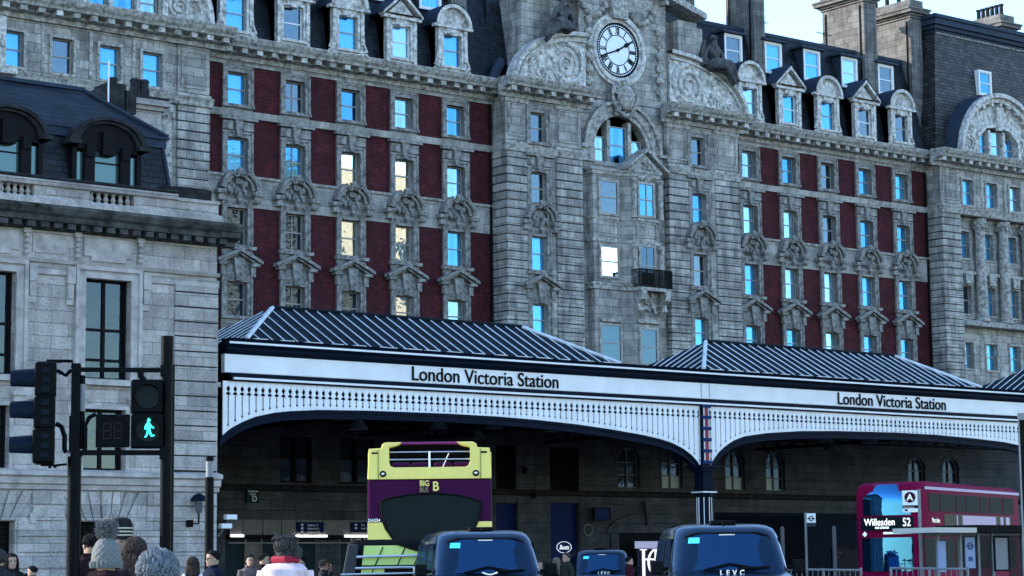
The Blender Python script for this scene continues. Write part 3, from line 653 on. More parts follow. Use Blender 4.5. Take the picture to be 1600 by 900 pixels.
# unseen hotel extension beyond the frame, added to shade the foreground
m=MB(); m.box(-15,40.3,HY,HY+12,0,27.4); m.box(-15,40.3,HY-.9,HY+.1,27.3,28.3,M_trim); m.build('added_shading_wing',M_brick,hotel)
m=MB(); m.add([(-15,HY+.5,28),(40.3,HY+.5,28),(40.3,HY+12,28),(-15,HY+12,28),(-15,HY+2.5,35),(40.3,HY+2.5,35),(40.3,HY+10,35),(-15,HY+10,35)],[(0,1,5,4),(1,2,6,5),(2,3,7,6),(3,0,4,7),(4,5,6,7)]); m.build('added_shading_roof',M_slate,hotel)
# arched gable windows on both end pavilions
def bullgable(cx,rad=4.15,y=CY,zb=28.25,h=1.05):
    t=MB(); n=26
    def pt(r,k): q=PI*k/n; return (cx+r*math.cos(q),zb+h*r*math.sin(q)+.0)
    # field with a window opening
    W=2.0; Hh=2.35; inner=[(cx+W,zb),(cx+W,zb+Hh*.62),(cx+W*.6,zb+Hh*.92),(cx,zb+Hh),(cx-W*.6,zb+Hh*.92),(cx-W,zb+Hh*.62),(cx-W,zb)]
    outer=[pt(rad-.3,k) for k in range(n+1)]
    pts=outer+inner[::-1]; t.add([(a,y+.3,b) for a,b in pts],[list(range(len(pts)))])
    for a,b in zip(inner,inner[1:]): t.quad((a[0],y+.3,a[1]),(b[0],y+.3,b[1]),(b[0],y+.9,b[1]),(a[0],y+.9,a[1]))
    for r0,r1,yy in ((rad-.6,rad-.35,.02),(rad-.35,rad-.05,.35),(rad-.05,rad+.22,.6)):
        for k in range(n):
            a,b=pt(r0,k),pt(r0,k+1); c,d=pt(r1,k+1),pt(r1,k); yy2=y-yy+.3
            t.add([(a[0],yy2,a[1]),(b[0],yy2,b[1]),(c[0],yy2,c[1]),(d[0],yy2,d[1]),(a[0],y+.5,a[1]),(b[0],y+.5,b[1]),(c[0],y+.5,c[1]),(d[0],y+.5,d[1])],[(0,1,2,3),(0,4,5,1),(3,2,6,7)])
    for k in range(1,n,2): a=pt(rad-.45,k); t.box(a[0]-.12,a[0]+.12,y-.12,y+.2,a[1]-.12,a[1]+.12)
    for a,b in zip(inner,inner[1:]):
        dx,dz=b[0]-a[0],b[1]-a[1]; L=math.hypot(dx,dz); nx,nz=dz/L*.3,-dx/L*.3
        t.prism([a,b,(b[0]+nx,b[1]+nz),(a[0]+nx,a[1]+nz)],y+.18,y+.32)
    t.prism([(cx-.2,zb+Hh*.9),(cx+.2,zb+Hh*.9),(cx+.35,zb+rad-.45),(cx-.35,zb+rad-.45)],y+.0,y+.3)
    for x in (cx-.75,cx+.75): t.box(x-.11,x+.11,y+.35,y+.8,zb,zb+Hh*.9)
    t.box(cx-rad,cx+rad,y-.3,y+.4,zb-.1,zb+.12)
    for s in (-1,1): scroll(t,cx+s*(W+.95),y+.2,zb+.95,.62,2.2,s,None,.1,34,R(90)); foliage(t,cx+s*(W+.75)-.4,cx+s*(W+.75)+.3,zb+1.5,zb+2.3,y+.25,12,.15); 
    g=t.build('arched_gable',M_trim_l,hotel)
    for x,w_,hh in ((cx,1.2,1.95),(cx-1.4,.95,1.6),(cx+1.4,.95,1.6)): win(g,w_,hh,x,y+.6,zb+.15,M_frame,M_glass,2)
    r=MB(); v=[]
    for yy in (y+.1,y+4.5): v+=[(cx+(rad+.25)*math.cos(PI*k/n),yy,zb+h*(rad+.25)*math.sin(PI*k/n)) for k in range(n+1)]
    r.add(v,[(k,k+1,k+n+2,k+n+1) for k in range(n)]); r.build('gable_roof',M_lead,g)
bullgable(114.75); bullgable(49.3,4.45,CY,28.25,1.0)
# tower-like slate roof of the right pavilion
m=MB(); A=(109.6,93.0,28.2); 
m.add([(109.3,HY-.2,28),(121.3,HY-.2,28),(121.3,HY+12,28),(109.3,HY+12,28),(110.6,HY+.6,37.2),(120.3,HY+.6,37.2),(120.3,HY+11,37.2),(110.6,HY+11,37.2)],[(0,1,5,4),(1,2,6,5),(2,3,7,6),(3,0,4,7),(4,5,6,7)]); tr=m.build('tower_roof',M_slate_b,hotel)
m=MB()
for e,a,b in ((.1,36.9,37.1),(.3,37.1,37.35),(.5,37.35,37.75),(.62,37.75,38.0)): m.box(110.6-e,120.3+e,HY+.6-e,HY+11,a,b)
m.build('tower_cornice',M_lead,tr)
m=MB(); 
for k in range(40): m.blob((110.7+k*.25,HY+.55,36.85),.11,.1,.1,None,6,4)
m.build('tower_dentils',M_trim,tr)
mb=MB(); ringbox(mb,114.35,115.45,33.1,34.6,.12,HY+.0,HY+.5); o2=mb.build('skylight',M_wframe,hotel); win(o2,1.1,1.5,114.9,HY+.05,33.1,M_wframe,M_glass,0)
m=MB(); m.add([(41,HY-.2,28),(53.4,HY-.2,28),(53.4,HY+12,28),(41,HY+12,28),(42,HY+1.2,38),(52.2,HY+1.2,38),(52.2,HY+11,38),(42,HY+11,38)],[(0,1,5,4),(1,2,6,5),(2,3,7,6),(3,0,4,7),(4,5,6,7)]); m.build('tower_roof',M_slate,hotel)
# further block of the hotel at the right edge
m=MB(); m.box(121.5,150,HY,HY+12,0,27.5); m.build('east_wing',M_brick,hotel)
m=MB(); m.add([(121.5,HY,27.5),(150,HY,27.5),(150,HY+12,27.5),(121.5,HY+12,27.5),(121.5,HY+2.5,36),(150,HY+2.5,36),(150,HY+10,36),(121.5,HY+10,36)],[(0,1,5,4),(1,2,6,5),(2,3,7,6),(3,0,4,7),(4,5,6,7)]); m.build('east_roof',M_slate,hotel)
m=MB(); m.box(-15,150,HY+11.5,HY+12,0,27.8); m.build('rear_wall',M_brick,hotel)

for x,y,z in ((96.2,95.8,35.0),(102.0,95.8,35.0)):
    m=MB(); m.tube([(x,y,z),(x,y,z+1.0)],.03,5); m.tube([(x-.7,y,z+.95),(x+.7,y,z+.85)],.022,4)
    for k in range(6): m.tube([(x-.6+k*.24,y-.2,z+.93-k*.015),(x-.6+k*.24,y+.2,z+.93-k*.015)],.014,4)
    m.build('roof_aerial',M_black,hotel)
# projecting relief lettering at the left edge of the end pavilion
xa,za=P(-30,110,CY-.5); xb,zb=P(11,22,CY-.5)
m=MB(); m.box(xa,xb,CY-.5,CY,za+.4,zb-.1); m.box(xa,xb+.5,CY-.7,CY,za,za+.4); rl=m.build('relief_panel',M_trim_l,hotel,bevel=.02)
for tx,vv in (('UR',68),('G',92)):
    x_,z_=P(0,vv,CY-.55); t=text('relief_lettering',tx,.62,M_trim_l,rl,(0,0,0),ext=.05,sx=.5,bold=.01); t.location=wmat(rl).inverted()@Vector((x_-.28,CY-.56,z_-.1))
# ---------------------------------------------------------------- ground
def gz(x,y): return 0.0
M_asph=plain('asphalt',(.055,.057,.06),.8,var=.35,vs=.8,bmp=.004)
M_pave=masonry('paving_slabs',(.22,.22,.215),(.17,.17,.17),(.07,.07,.07),.6,.6,.008,.3,(.08,.08,.08))
m=MB(); m.quad((-900,-900,-.02),(1500,-900,-.02),(1500,1500,-.02),(-900,1500,-.02)); m.build('ground',M_asph,None,kind='structure')
m=MB(); m.box(-60,140,53,79,-.1,.12); m.build('forecourt_pavement',M_pave,None,kind='structure')
m=MB(); m.box(-10,17,6,34,-.1,.004); m.build('near_pavement',M_pave,None,kind='structure')
m=MB(); m.box(-60,140,52.8,53,-.1,.124); m.build('kerb',M_ltrim,None,kind='structure')
m=MB()
for k in range(14): m.box(2+k*7,5+k*7,43.0,43.12,-.015,-.014)
m.build('road_marking',M_white,None,kind='structure')
# ---------------------------------------------------------------- stone station building at the left
LY=60.0
sb=empty('station_office_building',(30,LY,0),0,'pale stone office with slate mansard and balustrade, left of the canopy','building')
wc=[31.58-3.86*k for k in range(6)]
st=MB(); X0,X1=8.0,35.48
hs=[(c-.78,c+.78,7.33,10.44) for c in wc]+[(c-.78,c+.66,4.55,6.42) for c in wc]+[(c-.85,c+.9,.4,3.0) for c in wc]
wall(st,X0,33.92,0,12.7,LY,hs,.42,None); st.box(X1-.3,X1-.02,LY,LY+19,0,12.7); st.box(33.9,35.44,LY+.02,LY+.5,0,12.7)
st.box(35.44,35.92,LY+.7,LY+19,0,9.4); st.box(35.3,35.98,LY+.6,LY+3,7.35,7.5)
st.build('wall',M_lstone,sb)
q=MB(); z=4.62
while z<10.3: q.box(33.92,X1,LY-.07,LY+1.2,z,z+.43); z+=.47
q.box(33.95,X1-.03,LY-.02,LY+1,4.5,10.5,M_sooty)
for k in range(8):            # ground floor channelled blocks on the piers
    z=.2+k*.47
    for i,c in enumerate(wc):
        a=c+.98; b=(wc[i-1]-.93) if i else X1
        if z<3.0: q.box(a,b,LY-.06,LY+.02,z,z+.44)
        else: q.box(a+.45,b-.45 if i else b,LY-.06,LY+.02,z,z+.44 if z+.44<3.95 else 3.93)
for c in wc:                  # splayed voussoirs over the openings
    for k in range(-3,4):
        a=k*.27; w=.125; s_=.16*k
        q.prism([(c+a-w,3.02),(c+a+w,3.02),(c+a+s_+w+.04,3.9),(c+a+s_-w-.04,3.9)],LY-(.12 if k==0 else .07),LY+.02)
q.build('rusticated_blocks',M_lstone,sb,bevel=.015)
t=MB()
for c in wc:
    ringbox(t,c-.78,c+.78,7.33,10.44,.24,LY-.09,LY,None,False); ringbox(t,c-1.02,c+1.02,7.33,10.68,.12,LY-.16,LY,None,False)
    t.box(c-1.15,c+1.15,LY-.2,LY,7.15,7.33)
    for s in (-1,1):
        t.box(c+s*1.3-.13,c+s*1.3+.13,LY-.17,LY,10.2,10.72); t.box(c+s*1.3-.1,c+s*1.3+.1,LY-.12,LY,9.75,10.2); t.box(c+s*1.3-.12,c+s*1.3+.12,LY-.07,LY,9.55,9.75)
        t.box(c+s*.95-.24,c+s*.95+.24,LY-.2,LY,6.72,6.84); t.box(c+s*.95-.2,c+s*.95+.2,LY-.14,LY,6.55,6.72)
        for k in range(4): t.blob((c+s*1.08,LY-.1,11.58-k*.17),.09,.1,.09,None,7,5)
        t.box(c+s*1.08-.12,c+s*1.08+.12,LY-.14,LY,11.66,11.8)
    t.box(c-.85,c+.85,LY-.06,LY,11.12,11.7); t.box(c-.6,c+.6,LY-.061,LY,10.98,11.12)
    t.box(c-2.55,c-1.45,LY-.04,LY,11.1,11.66); ringbox(t,c-.78,c+.66,4.55,6.42,.12,LY-.05,LY,None)
t.rail(X0,X1+.02,LY,[(0,10.78),(.1,10.8),(.16,10.9),(0,10.94)]); t.rail(X0,X1+.02,LY,[(0,10.42),(.08,10.45),(.08,10.6),(.12,10.66),(0,10.7)])
t.build('window_mouldings',M_ltrim,sb)
t=MB(); t.rail(X0,X1+.05,LY,[(0,3.93),(.1,3.95),(.14,4.08),(.22,4.12),(.24,4.3),(.34,4.36),(.34,4.48),(0,4.56)]); t.build('string_course',M_ltrim,sb)
t=MB()
for p_ in ([(0,11.72),(.1,11.75),(.16,11.9)],): pass
t.rail(X0,X1+.55,LY,[(0,11.78),(.16,11.8),(.2,11.95),(.5,12.0),(.54,12.15),(.64,12.22),(.74,12.38),(.74,12.46),(0,12.62)])
for k in range(62): x=X0+.3+k*.445; t.box(x-.13,x+.13,LY-.46,LY-.1,11.82,11.98)
t.box(X1-.2,X1+.5,LY-.6,LY+18,12.02,12.44)
t.build('main_cornice',plain('cornice_dark_stone',(.085,.085,.08),.9,var=.85,vs=2.2,bmp=.01),sb)  # cornice stone much darker than the walls, mottled by noise
t=MB(); t.rail(X0,X1+.1,LY-.02,[(0,12.5),(.16,12.55),(.16,12.72),(.06,12.8),(0,12.8)]); 
t.rail(X0,33.95,LY-.02,[(0,13.14),(.1,13.16),(.14,13.28),(.1,13.34),(-.4,13.34),(-.4,13.14)]); 
bal=[(27.94,29.03),(30.91,32.43),(24.0,25.2),(20.6,21.8)]
solid=[(X0,20.6),(21.8,24.0),(25.2,27.94),(29.03,30.91),(32.43,X1)]
for a,b in solid: t.box(a,b,LY-.04,LY+.35,12.8,13.14)
t.box(33.95,X1,LY-.1,LY+.5,13.14,13.24); t.box(X1-.4,X1-.01,LY,LY+18,12.6,13.2)
for a,b in solid: t.box(a+.4,b-.3,LY-.06,LY,12.9,13.05)
t.build('parapet',M_lstone,sb)
t=MB(); t.rail(X0,33.95,LY-.02,[(-.4,13.345),(.12,13.345),(.16,13.40),(.1,13.45),(-.4,13.45)]); t.box(33.6,35.3,LY+.1,LY+1.4,13.25,13.62); t.build('parapet_coping',M_sooty,sb)
pb=None
for a,b in bal:
    n=5 if b-a<1.4 else 6
    for k in range(n):
        x=a+(k+.5)*(b-a)/n
        if pb is None:
            t=MB(); t.lathe([(.09,0),(.09,.04),(.05,.07),(.095,.14),(.06,.24),(.045,.27),(.08,.3),(.08,.34)],(0,0,0),10); pb=t.build('baluster',M_ltrim,sb,loc=(x-30,.15,12.8),smooth=True)
        else: copy_tree(pb,sb,loc=(x-30,.15,12.8))
def lwin(w,h,x,y,z,glass,mull=1,trans=(.5,),blind=False):
    mb=MB(); f=.08; ringbox(mb,-w/2+f,w/2-f,f,h-f,f,0,.12); 
    if mull: mb.box(-.05,.05,-.01,.1,0,h)
    for t_ in trans: mb.box(-w/2,w/2,-.012,.1,h*t_-.04,h*t_+.04)
    o=mb.build('window',M_dframe,sb,loc=(x-30,y-LY,z)); g=MB(); g.box(-w/2+.05,w/2-.05,.05,.056,.05,h-.05); g.build('glass',glass,o,loc=(0,0,0))
    if blind:
        c=MB(); n=int(h/.13)
        for k in range(n): c.box(-w/2+.1,w/2-.1,.12,.16,.1+k*.13,.1+k*.13+.115)
        c.build('blind',plain('blind_slat',(.55,.58,.58),.6) if 'blind_slat' not in MATS else MATS['blind_slat'],o,loc=(0,0,0))
    else:
        c=MB()
        for s in (-1,1):
            for k in range(9):
                a=(k/9)*PI; v=[]
                c.tube([(s*(w/2-.12-.03*k),.25+.02*(k%2),h*.5),(s*(w/2-.1-.045*k*1.4),.25,h*.36),(s*(w/2-.06-.02*k),.25,h*.2),(s*(w/2-.1),.25,.05)],.03,5)
        c.build('curtain',M_curt,o,loc=(0,0,0))
    return o
for i,c in enumerate(wc):
    lwin(1.56,3.11,c,LY+.25,7.33,M_glassn,1,(.5,.2)); lwin(1.44,1.87,c-.06,LY+.25,4.55,M_glassn,1,(),True)
    l=MB()
    for k in range(18): l.box(c-.8,c+.8,LY+.3,LY+.36,.45+k*.145,.45+k*.145+.1)
    l.box(c-.85,c+.9,LY+.38,LY+.4,.4,3.0); l.build('louvre_shutter',M_black,sb)
    b=MB(); b.tube([(c-.85,LY+.05,2.72),(c-.8,LY+.05,2.9),(c-.6,LY+.05,2.97)],.05,6); 
m=MB(); m.box(X0,X1-.3,LY+2.3,LY+2.35,.2,12.6); m.build('inner_wall',M_room,sb)
# mansard roof
m=MB(); m.add([(X0,60.75,13.0),(34.25,60.75,13.0),(34.0,61.1,15.25),(X0,61.1,15.25)],[(0,1,2,3)]); m.add([(34.25,60.75,13.0),(34.25,78,13),(34.0,78,15.25),(34.0,61.1,15.25)],[(0,1,2,3)])
m.add([(X0,60.95,15.36),(34.14,60.95,15.36),(32.15,62.95,17.0),(X0,62.95,17.0)],[(0,1,2,3)]); m.add([(34.14,60.95,15.36),(34.14,78,15.36),(32.15,76,17.0),(32.15,62.95,17.0)],[(0,1,2,3)]); m.quad((X0,62.95,17),(32.15,62.95,17),(32.15,76,17),(X0,76,17))
m.build('mansard_roof',M_slate,sb)
m=MB(); m.box(X0,34.12,60.97,61.4,15.0,15.3); m.box(X0,34.2,60.9,61.3,15.28,15.36); m.box(33.6,34.12,61.4,78,15.0,15.33); m.box(X0,32.2,62.9,63.2,17.0,17.12)
m.tube([(34.16,60.93,15.4),(32.15,62.95,17.05)],.06,6); m.tube([(34.27,60.73,13.0),(34.02,61.08,15.2)],.06,6); m.build('lead_flashing',M_lead,sb)
def ldormer(cx):
    d=MB(); y=60.62; w=.42
    d.box(cx-1.2,cx-1.05,y,y+.8,13.2,14.75); d.box(cx+1.05,cx+1.2,y,y+.8,13.2,14.75)
    for s in (-1,1): d.box(cx+s*.62-.17,cx+s*.62+.17,y-.05,y+.3,13.2,14.75); d.box(cx+s*.62-.14,cx+s*.62+.14,y-.12,y,14.35,14.75)
    d.box(cx-1.2,cx+1.2,y,y+.5,14.6,14.85); d.box(cx-.22,cx+.22,y-.16,y+.1,14.45,15.2); d.box(cx-.45,cx+.45,y,y+.4,13.2,13.42)
    n=12; d.prism([(cx+.95*math.cos(PI*k/n),14.85+.62*math.sin(PI*k/n)) for k in range(n+1)],y+.02,y+.5)
    o=d.build('dormer',M_dframe,sb)
    h=MB(); k=16
    for r0,r1,yy in ((1.0,1.14,.1),(1.14,1.3,.22)):
        for i in range(k):
            a,b=PI*i/k,PI*(i+1)/k; P_=lambda r,q:(cx+r*math.cos(q),14.8+r*.66*math.sin(q))
            p0,p1,p2,p3=P_(r0,a),P_(r0,b),P_(r1,b),P_(r1,a); h.add([(p[0],y-yy,p[1]) for p in (p0,p1,p2,p3)]+[(p[0],y+1.6,p[1]) for p in (p0,p1,p2,p3)],[(0,1,2,3),(0,4,5,1),(3,2,6,7)])
    for s in (-1,1): h.box(cx+s*1.22-.2,cx+s*1.22+.2,y-.25,y+1,14.7,14.84)
    h.build('arched_hood',M_sooty,o)
    g=MB(); g.box(cx-.45,cx+.45,y+.12,y+.13,13.42,14.6); g.build('dormer_pane',glassy('pale_dormer_glass',(.35,.5,.5),.12,(.05,.09,.09),.05) if 'pale_dormer_glass' not in MATS else MATS['pale_dormer_glass'],o)
    for s in (-1,1): g=MB(); g.box(cx+s*.92-.12,cx+s*.92+.12,y+.12,y+.13,13.3,14.5); g.build('side_pane',MATS['pale_dormer_glass'],o)
    g=MB(); g.box(cx+.0-.45,cx+.45,y+.08,y+.12,14.2,14.24); g.build('glazing_bar',M_dframe,o)
for k in range(4): ldormer(31.83-3.4*k)
# chimney block and ridge pieces behind the mansard
def PX(u,v,y): x,z=P(u,v,y); return x,z
c=MB(); x0,_=PX(206,200,67); x1,zt=PX(252,160,67)
c.box(x0,x1,67,68.6,13,zt-.35); c.box(x0-.12,x1+.12,66.88,68.7,zt-.35,zt-.2); c.box(x0-.25,x1+.25,66.75,68.8,zt-.2,zt); ch=c.build('chimney_stack',M_lstone,sb)
c=MB(); c.box(x0-.2,x1+.2,66.8,68.7,zt,zt+.12)
for k,u in enumerate((215,229)):
    x,_=PX(u,140,67.2); c.lathe([(.2,0),(.2,.3),(.17,.4),(.17,.55),(.2,.65),(.15,.72)],(x,67.4,zt+.1),10)
c.build('chimney_pot',M_sooty,ch)
c=MB(); x,z=PX(163,152,66); c.lathe([(.42,-.8),(.42,.0),(.38,.15),(.25,.3),(.1,.36)],(x,66.4,z),12); x,z=PX(183,130,66); c.box(x-.35,x+.35,66,67,z-1,z); c.box(x-.12,x+.12,66.2,66.5,z,z+.25); c.box(x+.3,x+.75,66,67,z-1,z-.2); c.build('roof_vent',M_sooty,sb)
c=MB(); x,z=PX(170,95,66); c.tube([(x,66,z),(x,66,z-1.6)],.03,6); c.build('vent_pipe',M_white,sb)
# ---------------------------------------------------------------- the canopy
KY=61.0
cn=empty('station_canopy',(57.65,KY,0),0,'white fretwork canopy lettered London Victoria Station over the forecourt','canopy')
def interp(tab,x):
    if x<=tab[0][0]: return tab[0][1]
    for (a,b),(c,d) in zip(tab,tab[1:]):
        if x<=c:
            t=(x-a)/(c-a); return b+(d-b)*t
    return tab[-1][1]
arch1=[(36.2,5.75),(36.59,6.06),(37.07,6.30),(37.56,6.48),(38.2,6.62),(38.79,6.70),(40,6.79),(42,6.84),(45.38,6.86),(47.5,6.84),(49.41,6.78),(51.3,6.68),(53.07,6.54),(54.6,6.38),(55.4,6.26),(55.95,6.14),(56.5,5.95),(56.93,5.72),(57.2,5.5),(57.42,5.25)]
off=57.65
arch2=[(57.88,5.25),(58.1,5.55),(58.4,5.86),(58.8,6.12),(59.2,6.32),(59.8,6.5),(61,6.66),(62.88,6.80),(65,6.87),(68.5,6.92),(71,6.9),(73.5,6.82),(75.5,6.72),(76.9,6.56),(78.0,6.36),(78.0,6.36),(78.06,5.25)]
arch2=[(x,z) for x,z in arch2 if x<77.2]+[(77.3,6.3),(77.8,5.9),(78.0,5.5),(78.1,5.25)]
arch3=[(x+20.4,z) for x,z in arch2 if x<70]
def valance(x0,x1,ph,arch,name):
    mb=MB(); p=.264; k=math.floor((x0-ph)/p); zt=7.6
    while True:
        a=ph+p*k; b=a+p; k+=1
        if a>=x1: break
        a_,b_=max(a,x0),min(b,x1)
        if b_-a_<.03: continue
        def edge(xe,s,cut):        # edge going downwards, notch s towards the board
            pts=[(xe+s*.006,zt)]
            if cut:
                za=interp(arch,xe); zd=min(za+.17,6.95)
                pts+=[(xe+s*.004,7.45),(xe+s*.012,7.45),(xe+s*.078,7.35),(xe+s*.03,7.265),(xe+s*.024,7.235),(xe+s*.07,7.23),(xe+s*.108,7.13),(xe+s*.06,7.16),(xe+s*.026,7.155),(xe+s*.022,zd+.05),(xe+s*.05,zd),(xe+s*.004,zd-.05)]
            pts.append((xe+s*.004,interp(arch,xe)))
            return pts
        L=edge(a_,1,a_==a); Rr=edge(b_,-1,b_==b)
        poly=L+[((a_+b_)/2,interp(arch,(a_+b_)/2))]+Rr[::-1]
        mb.prism(poly,KY,KY+.05)
    mb.build(name,M_white,cn)
valance(36.3,57.42,36.77,arch1,'fretwork_valance'); valance(57.9,78.0,57.98,arch2,'fretwork_valance'); valance(78.4,88,78.5,arch3,'fretwork_valance')
for ar in (arch1,arch2,arch3):
    rb=MB()
    for (a,b),(c,d) in zip(ar,ar[1:]):
        for (t0,t1,y0,y1) in ((.02,.10,-.03,.35),(.10,.30,.02,.3)):
            rb.add([(a,KY+y0,b-t0),(c,KY+y0,d-t0),(c,KY+y0,d-t1),(a,KY+y0,b-t1),(a,KY+y1,b-t0),(c,KY+y1,d-t0),(c,KY+y1,d-t1),(a,KY+y1,b-t1)],[(0,1,2,3),(4,7,6,5),(0,4,5,1),(3,2,6,7)])
    rb.build('arch_rib',M_navy,cn)
f=MB(); x0,x1=36.35,90
f.box(x0,x1,KY-.02,KY+.2,7.88,8.48); 
fa=f.build('fascia_board',M_white,cn)
f=MB(); f.box(x0+.3,x1,KY-.12,KY-.02,7.655,7.725); f.rail(x0,x1,KY-.3,[(0,8.80),(.03,8.80),(.03,8.865),(0,8.865)]); 
for k in range(470):
    x=36.9+k*.085
    if x<88: f.box(x,x+.045,KY-.035,KY-.02,7.89,7.93)
f.build('white_bead',M_white,cn)
f=MB(); f.box(x0+.2,x1,KY-.1,KY+.1,7.73,7.86); f.box(x0+.2,x1,KY-.08,KY+.1,7.60,7.645)
f.rail(x0,x1,KY,[(-.2,8.49),(.06,8.49),(.12,8.56),(.2,8.62),(.2,8.69),(.3,8.78),(.31,8.9),(.36,8.98),(-.2,8.98)]); f.build('gutter_moulding',M_navy,cn)
f=MB()
f.box(57.5,57.515,KY-.03,KY-.02,7.88,8.48); f.box(57.93,57.945,KY-.03,KY-.02,7.88,8.48)
f.build('fascia_joint',M_black,cn)
T='London Victoria Station'
for xs,w_ in ((43.77,6.55),(65.03,6.6)):
    t=text('lettering',T,.70,M_letter,cn,(0,0,0),bold=.002,ext=.02); me=t.data; xx=[v.co.x for v in me.vertices]; wd=max(xx)-min(xx)
    t.scale=(w_/wd,1,1); t.location=wmat(cn).inverted()@Vector((xs,KY-.045,7.96))
# columns with painted panels
def column(x):
    c=MB(); y=KY+.1
    c.box(x-.19,x+.19,y-.2,y+.2,5.3,7.6); c.box(x-.5,x+.5,y-.45,y+.45,5.22,5.32); c.box(x-.4,x+.4,y-.36,y+.36,5.1,5.22); c.box(x-.25,x+.25,y-.24,y+.24,4.35,5.1)
    c.box(x-.3,x+.3,y-.28,y+.28,4.42,4.5); c.lathe([(.28,0),(.27,4.1),(.34,4.15),(.36,4.27)],(x,y,.0),8,None)
    o=c.build('column',M_navy,cn)
    p=MB()
    for k in range(5): p.box(x-.1,x+.1,y-.225,y-.2,5.5+k*.43,5.5+k*.43+.3)
    p.build('red_panel',M_red,o)
    p=MB()
    for k in range(5):
        for s in (-1,1): p.box(x+s*.12-.016,x+s*.12+.016,y-.235,y-.2,5.5+k*.43,5.5+k*.43+.3)
    p.box(x-.14,x+.14,y-.235,y-.2,7.55,7.58); p.box(x-.14,x+.14,y-.235,y-.2,5.42,5.45); p.box(x-.36,x+.36,y-.34,y+.34,4.27,4.32)
    for k in range(8):
        a=2*PI*k/8; p.tube([(x+.285*math.cos(a),y+.285*math.sin(a),.1),(x+.285*math.cos(a),y+.285*math.sin(a),4.1)],.02,4)
    p.build('white_lining',M_white,o)
    p=MB()
    for k in range(6): p.box(x-.23,x+.23,y-.26,y-.2,5.38+k*.43,5.38+k*.43+.12)
    p.build('blue_band',plain('band_blue',(.01,.035,.12),.5) if 'band_blue' not in MATS else MATS['band_blue'],o)
column(57.65); column(78.2)
# hipped roofs over each bay
def hip(x0,x1,y0=KY-.15,z0=8.98,rz=10.43,d=2.6):
    m=MB(); V=[(x0,y0,z0),(x1,y0,z0),(x1,y0+2*d+.4,z0),(x0,y0+2*d+.4,z0),(x0+d,y0+d,rz),(x1-d,y0+d,rz)]
    m.add(V,[(0,1,5,4),(1,2,5),(2,3,4,5),(3,0,4)]); o=m.build('roof_sheet',M_roofm,cn)
    r=MB(); n=int((x1-x0)/.485)
    for k in range(1,n):
        x=x0+(x1-x0)*k/n; e=min(x-x0,x1-x,d); r.tube([(x,y0-.02,z0+.03),(x,y0+e,z0+.03+(rz-z0)*e/d)],.026,4)
    for k in range(1,11):
        y=y0+(2*d)*k/11; e=min(y-y0,y0+2*d-y)
        for a,s in ((x0,1),(x1,-1)): r.tube([(a-s*.02,y,z0+.03),(a+s*e,y,z0+.03+(rz-z0)*e/d)],.026,4)
    r.build('glazing_bars',M_rib,o)
    h=MB()
    for a,s in ((x0,1),(x1,-1)): h.tube([(a,y0,z0+.03),(a+s*d,y0+d,rz+.03)],.085,6)
    h.build('hip_flashing',M_rib,o)
    h=MB(); h.tube([(x0+d-.1,y0+d,rz+.05),(x1-d+.1,y0+d,rz+.05)],.07,6)
    h.build('ridge_cap',M_roofm,o)
    h=MB()
    for k in range(int((x1-x0)/1.0)):
        x=x0+.2+k*1.0+random.uniform(-.1,.1); h.box(x,x+random.uniform(.4,.8),y0-.16,y0-.02,z0-.0,z0+.035)
    h.build('gutter_highlight_strip',M_rib,o)
    return o
hip(37.1,53.3); hip(57.54,73.97); hip(78.0,94.4); hip(16.7,33.0,KY+20)
m=MB(); m.box(36.0,100,KY+.3,79,8.6,8.8); m.build('ceiling',M_navy,cn)
m=MB()
for y in (64.5,68,71.5,75):
    z0,z1=7.5,8.5; m.box(36,100,y-.06,y+.06,z0,z0+.12); m.box(36,100,y-.06,y+.06,z1,z1+.12)
    for k in range(70): x=36+k*.9; m.tube([(x,y,z0),(x+.45,y,z1),(x+.9,y,z0)],.04,4,cap=False)
for x in (40.5,47.3,54,57.65,64.5,71.3,78.2):
    m.box(x-.08,x+.08,KY+.3,79,7.3,7.45)
    for k in range(18): y=KY+.4+k; m.tube([(x,y,7.4),(x,y+.5,8.6),(x,y+1,7.4)],.05,4,cap=False)
m.build('roof_trusses',M_navy,cn)
# hanging lamps
M_shade=plain('lamp_shade_enamel',(.10,.13,.15),.45,var=.3)
lampp=None
for i,(u,v,yy) in enumerate(((772,663,65),(864,668,65),(745,680,70),(685,663,65),(1288,685,65),(1360,687,65),(1430,690,65),(1299,699,70),(1180,682,65),(560,664,65),(1520,694,65))):
    x,z=P(u,v,yy)
    if lampp is None:
        lampp=empty('pendant_lamp',(x,yy,z),0); b=MB(); b.lathe([(.38,-.16),(.36,-.1),(.13,.18),(.08,.26)],(0,0,0),14); b.build('lamp_shade',M_shade,lampp,loc=(0,0,0),smooth=True)
        b=MB(); b.tube([(0,0,.2),(0,0,1.4)],.02,6); b.box(-.3,.3,-.02,.02,-.24,-.2); b.build('suspension_rod',M_navy,lampp,loc=(0,0,0)); freeze(lampp); o=lampp
    else: o=copy_tree(lampp,None,loc=(x,yy,z))
    tag(o,'grey enamel pendant lamp hanging in the shade under the canopy','lamp','pendant lamps under the canopy')
